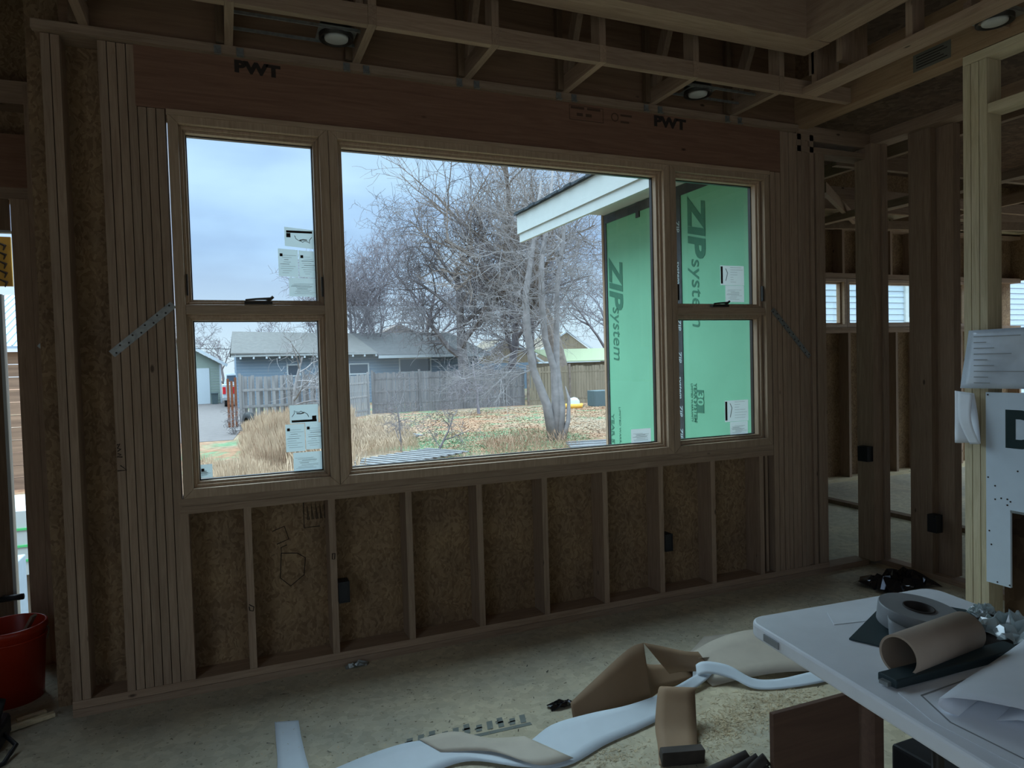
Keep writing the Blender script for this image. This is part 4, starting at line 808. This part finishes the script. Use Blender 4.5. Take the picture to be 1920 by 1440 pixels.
tag(MB().lathe((.62, 24.6, -.50), [(.18, 0), (.36, 0), (.38, .1), (.36, .2), (.18, .2), (.18, 0)], 24, (.9, .4, 0)).build('tire', BLACK, None, smooth=True), 'old black tire leaning at the end of the picket fence', 'tire')
# far gables on the right
for k, (x, y, wd, hh, lab) in enumerate(((22.7, 52, 3.8, 3.5, 'low grey gabled roof far behind the dark board fence'), (31.7, 58, 5.2, 4.3, 'white-trimmed gable far behind the brownish fence'))):
    r = empty('house', (x, y, -.9), lab, 'house'); MB().box(x - wd * .8, x + wd * .8, y, y + 6, -.9, 1.4).build('wall', BLUES if k == 0 else WHT, r); MB().prism([(x - wd * .8, y, 1.4), (x + wd * .8, y, 1.4), (x, y, hh)], (0, 6, 0)).build('gable', FENCEW, r)
    MB().bar((x, y - .1, hh + .1), (x + wd * .95, y - .1, 1.3), .1, .16).build('rake_board', WHT, r); MB().bar((x, y - .1, hh + .1), (x - wd * .95, y - .1, 1.3), .1, .16).build('rake_board', WHT, r)
r = empty('shed', (21.3, 34, -.9), 'low shed with a yellow-green scalloped roof edge behind the brownish fence', 'shed'); MB().box(18.5, 24, 34, 37, -.9, 1.35).build('wall', FENCEW, r); MB().prism([(18.3, 33.6, 1.42), (24.2, 33.6, 1.42), (24.2, 37, 2.2), (18.3, 37, 2.2)], (0, 0, .06)).build('roof', flat('moss_roof', (.30, .33, .20)), r)
tag(MB().tube([(-30, 46, 4.0), (-10, 46, 3.2), (1.2, 46, 2.85), (12, 46, 3.0)], .02, 5).build('power_line', BLACK), 'thin dark power line above the garage', 'power line')
# neighbour house seen through the high windows
nh = empty('house', (14, 9, -.9), 'pale blue-white sided house seen through the high windows', 'house'); MB().box(12.6, 26, 9, 15, -.9, 5.5).build('wall', NSIDE, nh); q = MB()
for k in range(40): q.box(12.6, 26, 8.985, 9, -.8 + k * .15, -.79 + k * .15)
q.build('siding_line', flat('siding_shadow_gap', (.30, .36, .42)), nh)
f = MB().frame(16.30, 17.5, 2.3, 3.6, 8.94, 9, .12).build('window_frame', WTRIM, nh); MB().box(16.42, 17.38, 8.97, 8.99, 2.42, 3.48).build('pane', DGL, f)
# shed seen through the door opening
sh = empty('shed', (-6, 14, -.9), 'old plank shed with a blue-grey metal roof seen through the door opening', 'shed'); q = MB()
for k in range(11): q.box(-12, -3.9, 14 + .01 * (k % 2), 14.1, -.9 + k * .27, -.9 + k * .27 + .255)
q.build('plank_wall', SHEDW, sh); q = MB().prism([(-12, 13.7, 2.12), (-3.6, 13.7, 2.12), (-3.6, 18, 3.6), (-12, 18, 3.6)], (0, 0, .05))
for k in range(60): q.bar((-12 + k * .14, 13.7, 2.18), (-12 + k * .14, 18, 3.66), .02, .03)
q.build('roof', flat('blue_grey_metal', (0.245, 0.313, 0.381), .4), sh)
fs = empty('foam_board_stack', (-2.0, 4, -.9), 'stack of white foam boards with green print outside the door', 'foam boards'); MB().box(-3.2, -1.3, 3.6, 4.6, -.20, .37).build('boards', WTRIM, fs); q = MB()
for z in (-.08, .05, .2): q.box(-3.2, -1.295, 3.59, 3.6, z, z + .02)
q.build('printed_stripe', GRNL, fs); MB().box(-3.1, -1.4, 3.7, 4.5, -.9, -.2).build('pallet_base', FENCEW, fs)
gx = MB().box(-2.4, -1.62, 2.4, 3.0, -.9, .12).build('grey_crate', flat('grey_crate_plastic', (.30, .36, .42)), None, bevel=.01); tag(gx, 'grey boxy crate outside below the foam boards', 'crate'); MB().box(-1.75, -1.64, 2.39, 2.4, -.12, -.05).build('black_label', BLACK, gx)
# ---- trees
def tree(name, base, H, r0, seed, levels=4, kids=(5, 6, 5, 4), m=BARK, lab='', cat='tree', spread=.75, trunk=.28, up=.25, tw=.012, lean=(0, 0), group=None, droop=0.0, first=.3):
    rnd = random.Random(seed); q = MB(); mtx = {}
    def grow(p, d, L, r, lv):
        ns = 5 if lv == 0 else (4 if lv < 3 else 3); pts = [p.copy()]; rads = [r]; dirs = [d.copy()]
        for i in range(ns):
            d = (d + Vector((rnd.uniform(-1, 1), rnd.uniform(-1, 1), rnd.uniform(-1, 1))) * (.16 + .09 * lv) + Vector((0, 0, up * .22 - droop * lv * .1))).normalized()
            p = p + d * (L / ns); pts.append(p.copy()); rads.append(max(tw * .6, r * (1 - (i + 1) / ns * .62))); dirs.append(d.copy())
        q.tube(pts, rads, 7 if lv == 0 else (5 if lv == 1 else 3), cap=False)
        if lv >= levels: return
        n = kids[min(lv, len(kids) - 1)]
        for k in range(n):
            t_ = (first if lv == 0 else .2) + (1 - (first if lv == 0 else .2)) * (k + rnd.random()) / n; f = t_ * ns; i = min(ns - 1, int(f)); pp_ = pts[i].lerp(pts[i + 1], f - i); dd = dirs[i + 1]
            s_ = dd.cross(Vector((rnd.uniform(-1, 1), rnd.uniform(-1, 1), rnd.uniform(-1, 1)))).normalized()
            nd = (dd * (1 - spread * .75) + s_ * spread + Vector((0, 0, up))).normalized()
            grow(pp_, nd, L * rnd.uniform(.5, .78) * (1 - .25 * t_ if lv else 1), max(tw, rads[i] * rnd.uniform(.45, .62)), lv + 1)
    grow(Vector(base), Vector((lean[0], lean[1], 1)).normalized(), H * .52, r0, 0)
    o = q.build(name, m, None, base=True); return tag(o, lab, cat, group)
K5 = (8, 7, 7, 6)
tree('bare_tree', at(.175, 47, -.9), 13.0, .22, 21, 4, K5, TWIG, 'bare mauve-grey tree over the left half of the blue house roof', tw=.014)
tree('bare_tree', at(.25, 49, -.9), 16, .26, 22, 4, K5, TWIG, 'bare twiggy tree rising behind the right half of the blue house roof', tw=.014)
tree('bare_tree', at(.205, 52, -.9), 15, .22, 27, 4, K5, TWIG, 'far bare tree between the two trees behind the blue house', tw=.015)
tree('bare_tree', at(.335, 37, -.9), 16, .42, 23, 4, (9, 8, 8, 7), BARK, 'broad old bare tree with arching limbs in the middle of the view', spread=.85, tw=.013, droop=.5)
tree('bare_tree', at(.415, 40, -.9), 18, .34, 24, 4, (9, 8, 7, 6), TWIG, 'dense bare tree just right of the broad arching tree', spread=.8, tw=.013, droop=.4)
tree('bare_tree', at(.505, 33.5, -.9), 21, .62, 25, 4, (9, 8, 7, 6), TRNK, 'tallest bare tree with a thick brown trunk behind the leaning tree', tw=.013, spread=.7)
tree('bare_tree', at(.575, 42, -.9), 15, .30, 26, 4, K5, TWIG, 'bare tree partly hidden by the green sheathed wing', tw=.014)
tree('bare_tree', at(.46, 47, -.9), 13, .3, 28, 4, K5, TWIG, 'farther bare tree seen between the tallest tree and the dense tree', tw=.015)
tree('bare_tree', at(.05, 60, -.9), 8, .16, 31, 4, (5, 5, 5, 4), TWIG, 'small far bare tree right of the garage roof', tw=.016)
tree('bare_tree', at(.0, 64, -.9), 7, .16, 32, 4, (5, 5, 5, 4), TWIG, 'small far bare tree directly behind the garage roof', tw=.016)
tree('bare_tree', at(-.035, 62, -.9), 7.5, .16, 33, 4, (5, 5, 5, 4), TWIG, 'small far bare tree left of the garage ridge', tw=.016)
tree('bare_tree', at(.115, 54, -.9), 9.5, .16, 34, 4, (5, 5, 5, 4), TWIG, 'slim bare tree whose top shows beside the upper labels', tw=.014)
tree('bare_sapling', at(.085, 24.3, -.9), 5.6, .09, 35, 3, (7, 6, 6), PALEB, 'pale bare sapling spreading in front of the picket fence', spread=.95, tw=.008, up=.12)
tree('bare_sapling', at(.36, 27, -.9), 5.0, .08, 36, 4, (7, 6, 5, 4), TWIG, 'arching thicket of thin branches over the dark board fence', spread=1.0, tw=.007, up=.0, droop=.6)
tree('bare_shrub', (5.05, 14.0, -.9), 2.3, .035, 37, 4, (6, 5, 4, 3), BARK, 'low leafless shrub in front of the dark board fence', spread=.9, tw=.005, up=.1, lean=(.4, 0), first=.15)
tree('bare_shrub', (4.45, 15.5, -.9), 2.6, .03, 38, 4, (6, 5, 4, 3), BARK, 'second leafless shrub left of the low shrub', spread=.9, tw=.005, up=.1, first=.15)
tree('bare_shrub', (.50, 24.0, -.9), 1.5, .03, 39, 3, (7, 6, 5), BARK, 'dark tangled low shrub at the left end of the picket fence', spread=.95, tw=.008, up=.05, first=.1)
# leaning pale multi-stem tree
lt = MB(); rnd = random.Random(9)
stems = [([(9.15, 15.3, -.95), (8.95, 15.3, .2), (8.52, 15.3, 1.3), (8.36, 15.3, 2.6), (8.33, 15.3, 3.5), (8.55, 15.3, 4.6), (8.75, 15.3, 5.6), (9.0, 15.4, 7.0)], [.17, .14, .12, .115, .10, .08, .07, .03]),
         ([(9.22, 15.35, -.95), (9.28, 15.35, .3), (9.25, 15.35, 1.3), (8.95, 15.3, 2.2), (8.82, 15.2, 3.4), (8.85, 15.2, 4.6), (9.2, 15.2, 6.2), (9.3, 15.2, 7.3)], [.16, .13, .11, .10, .09, .08, .06, .03]),
         ([(9.35, 15.3, -.95), (9.45, 15.3, .1), (9.36, 15.4, 1.4), (9.45, 15.5, 2.6), (9.5, 15.5, 3.8), (9.8, 15.6, 5.2), (10.0, 15.6, 7.0)], [.15, .12, .10, .085, .08, .06, .03]),
         ([(9.40, 15.2, -.95), (9.62, 15.2, -.3), (9.66, 15.2, .35), (9.55, 15.2, .75)], [.10, .07, .05, .01])]
for pts, rd in stems: lt.tube(pts, rd, 8)
def twigs(p, d, L, r, lv):
    pts = [Vector(p)]; dd = Vector(d)
    for i in range(3): dd = (dd + Vector((rnd.uniform(-1, 1), rnd.uniform(-1, 1), rnd.uniform(-.9, 1))) * .3).normalized(); pts.append(pts[-1] + dd * L / 3)
    lt.tube(pts, [r, r * .8, r * .6, r * .4], 4, cap=False)
    if lv: [twigs(pts[rnd.choice((1, 2, 3))], (dd + Vector((rnd.uniform(-1, 1), rnd.uniform(-1, 1), rnd.uniform(-1, 1))) * .9).normalized(), L * rnd.uniform(.45, .75), r * .6, lv - 1) for _ in range(4)]
for pts, rd in stems[:3]:
    for i in range(3, len(pts) - 1):
        for _ in range(8): twigs(Vector(pts[i]).lerp(Vector(pts[i + 1]), rnd.random()), Vector((rnd.uniform(-1, 1), rnd.uniform(-.8, .8), rnd.uniform(-.3, .8))).normalized(), rnd.uniform(.9, 1.9), .014, 3)
for (x, z) in ((8.6, 1.3), (8.4, 1.9)):
    for _ in range(5): twigs((x, 15.3, z), Vector((-1, rnd.uniform(-.3, .3), rnd.uniform(-.7, .3))).normalized(), 1.6, .014, 3)
tag(lt.build('leaning_tree', PALEB, None, smooth=True, base=True), 'pale multi-stemmed leaning bare tree in the middle of the yard', 'tree')
# dry grass, weeds
def grass(name, n, area, hmin, hmax, m, lab, w_=.006, lean_=.18, seed=1, cat='grass'):
    rnd = random.Random(seed); q = MB(); k = 0
    while k < n:
        u = rnd.random(); y = area[2] + (area[3] - area[2]) * u; x = rnd.uniform(area[0] * (1 - u) + area[4] * u, area[1] * (1 - u) + area[5] * u)
        if math.sin(x * 1.7 + y * .6) + math.sin(x * .6 - y * 1.1) < rnd.uniform(-2.4, -.4): k += 1; continue
        h = rnd.uniform(hmin, hmax) * (.78 + .22 * math.sin(x * 3.1 + 1) * math.sin(y * 1.3)) * (1 if hmax < 1 else min(1, .62 + .30 * max(0, x - .3 * (y - 12) * .1))); dx = rnd.gauss(0, lean_) * h; dy = rnd.gauss(0, lean_) * h; ww = w_ * (1 + y * .03); b0 = len(q.v)
        q.v += [(x, y, -.9), (x + ww, y, -.9), (x + dx * .4 + ww, y + dy * .4, -.9 + h * .55), (x + dx * .4, y + dy * .4, -.9 + h * .55), (x + dx + ww * 1.8, y + dy, -.9 + h * .86), (x + dx - ww * .4, y + dy, -.9 + h * .84), (x + dx * 1.15, y + dy * 1.15, -.9 + h)]
        q.f += [(b0, b0 + 1, b0 + 2, b0 + 3), (b0 + 3, b0 + 2, b0 + 4, b0 + 5), (b0 + 5, b0 + 4, b0 + 6)]; k += 1
    return tag(q.build(name, m), lab, cat, kind='stuff')
grass('dry_grass', 42000, (.15, 2.35, 12, 22.5, .55, 4.3), .75, 1.25, STRAW, 'tall straw-coloured dry grass in front of the picket fence', seed=2, w_=.0035, lean_=.09)
grass('dry_grass', 22000, (-1.6, 1.7, 7.5, 13, -.8, 2.4), .25, .75, STRAW, 'shorter dry grass near the house below the lower left pane', seed=3, w_=.0035, lean_=.12)
grass('dry_grass', 9000, (3.0, 4.9, 15.0, 24, 4.0, 6.3), .2, .6, STRAW, 'sparse dry grass between the tall grass and the slat panel', seed=5, lean_=.25, w_=.0035)
grass('green_grass', 9000, (4.2, 9.5, 11.5, 19, 5.5, 11), .02, .07, flat('green_blades', (.15, .22, .12), .9, var=.3, scale=1), 'short green grass patches in the yard', seed=6, w_=.006, lean_=.6)
grass('dry_weeds', 500, (6.2, 9.0, 13, 16, 7, 9.5), .3, .6, STRAW2, 'brown weed stalks near the leaning tree', seed=7, lean_=.3, w_=.005, cat='weeds')
grass('leaf_litter', 22000, (5, 17, 15, 29.5, 6.5, 24), .01, .035, flat('fallen_leaves', (.34, .22, .14), .9, var=.35, scale=2), 'fallen brown leaves covering the back of the yard', seed=8, w_=.02, lean_=1.8, cat='leaves')
grass('dry_stalks', 5000, (.2, 2.3, 11.5, 22.5, .6, 4.3), .7, 1.35, STRAW2, 'brown seed stalks mixed into the tall dry grass', seed=12, w_=.004, lean_=.12)
grass('dry_stalks', 900, (.8, 2.2, 9, 14, 1.2, 2.8), .6, 1.2, STRAW, 'scattered pale stalks standing taller at the edge of the dry grass', seed=13, w_=.006, lean_=.16)
# weathered slat panel on the ground
def slats(name, c, L, Wd, n, ang, lab, z=-.78):
    r = empty(name, (c[0], c[1], -.9), lab, 'wood panel'); d = Vector((math.cos(ang), math.sin(ang), 0)); s_ = Vector((-d.y, d.x, 0)); C = Vector((c[0], c[1], z))
    for k in range(n): p = C + d * (k / (n - 1) - .5) * L; MB().bar(p - s_ * Wd / 2 + d * .1, p + s_ * Wd / 2 - d * .1 + Vector((0, 0, .03)), .14, .022).build('slat', SLATW, r)
    for q_ in (-.38, .0, .38): MB().bar(C - d * L * .52 + s_ * Wd * q_ - Vector((0, 0, .04)), C + d * L * .52 + s_ * Wd * q_ - Vector((0, 0, .02)), .09, .045).build('rail', SLATW, r)
slats('slat_panel', (3.95, 13.0), 2.9, 1.35, 12, .5, 'fallen weathered slat panel lying on the grass below the window', z=-.74)
slats('slat_panel', (4.7, 18.6), 1.9, 1.0, 6, .1, 'broken grey slats lying farther back near the shrubs')
for k in range(6): tag(MB().bar((8.45 + .1 * k, 12.8 + .25 * k, -.84 + .02 * (k % 2)), (10.6 + .1 * k, 12.6 + .25 * k, -.84), .16, .03).build('plank', SLATW), ['nearest of the grey planks stacked by the green wing', 'second nearest of the grey planks by the green wing', 'third of the grey planks by the green wing', 'fourth of the grey planks by the green wing', 'second farthest of the grey planks by the green wing', 'farthest of the grey planks stacked by the green wing'][k], 'plank', 'planks by the green wing')
tag(MB().box(17.35, 18.4, 27.2, 28, -.9, -.08).build('dark_bin', TEAL, None, bevel=.03), 'dark slate storage bin standing against the brownish fence', 'bin')
r = empty('feeder', (16.2, 27.3, -.9), 'white dome on a yellow tray left of the dark bin', 'feeder'); MB().lathe((16.2, 27.3, -.9), [(0, 0), (.42, 0), (.46, .22), (0, .22)], 20).build('tray', YEL, r, smooth=True); MB().lathe((16.2, 27.3, -.68), [(.3, 0), (.28, .15), (.17, .28), (0, .33)], 20).build('dome', WHT, r, smooth=True)
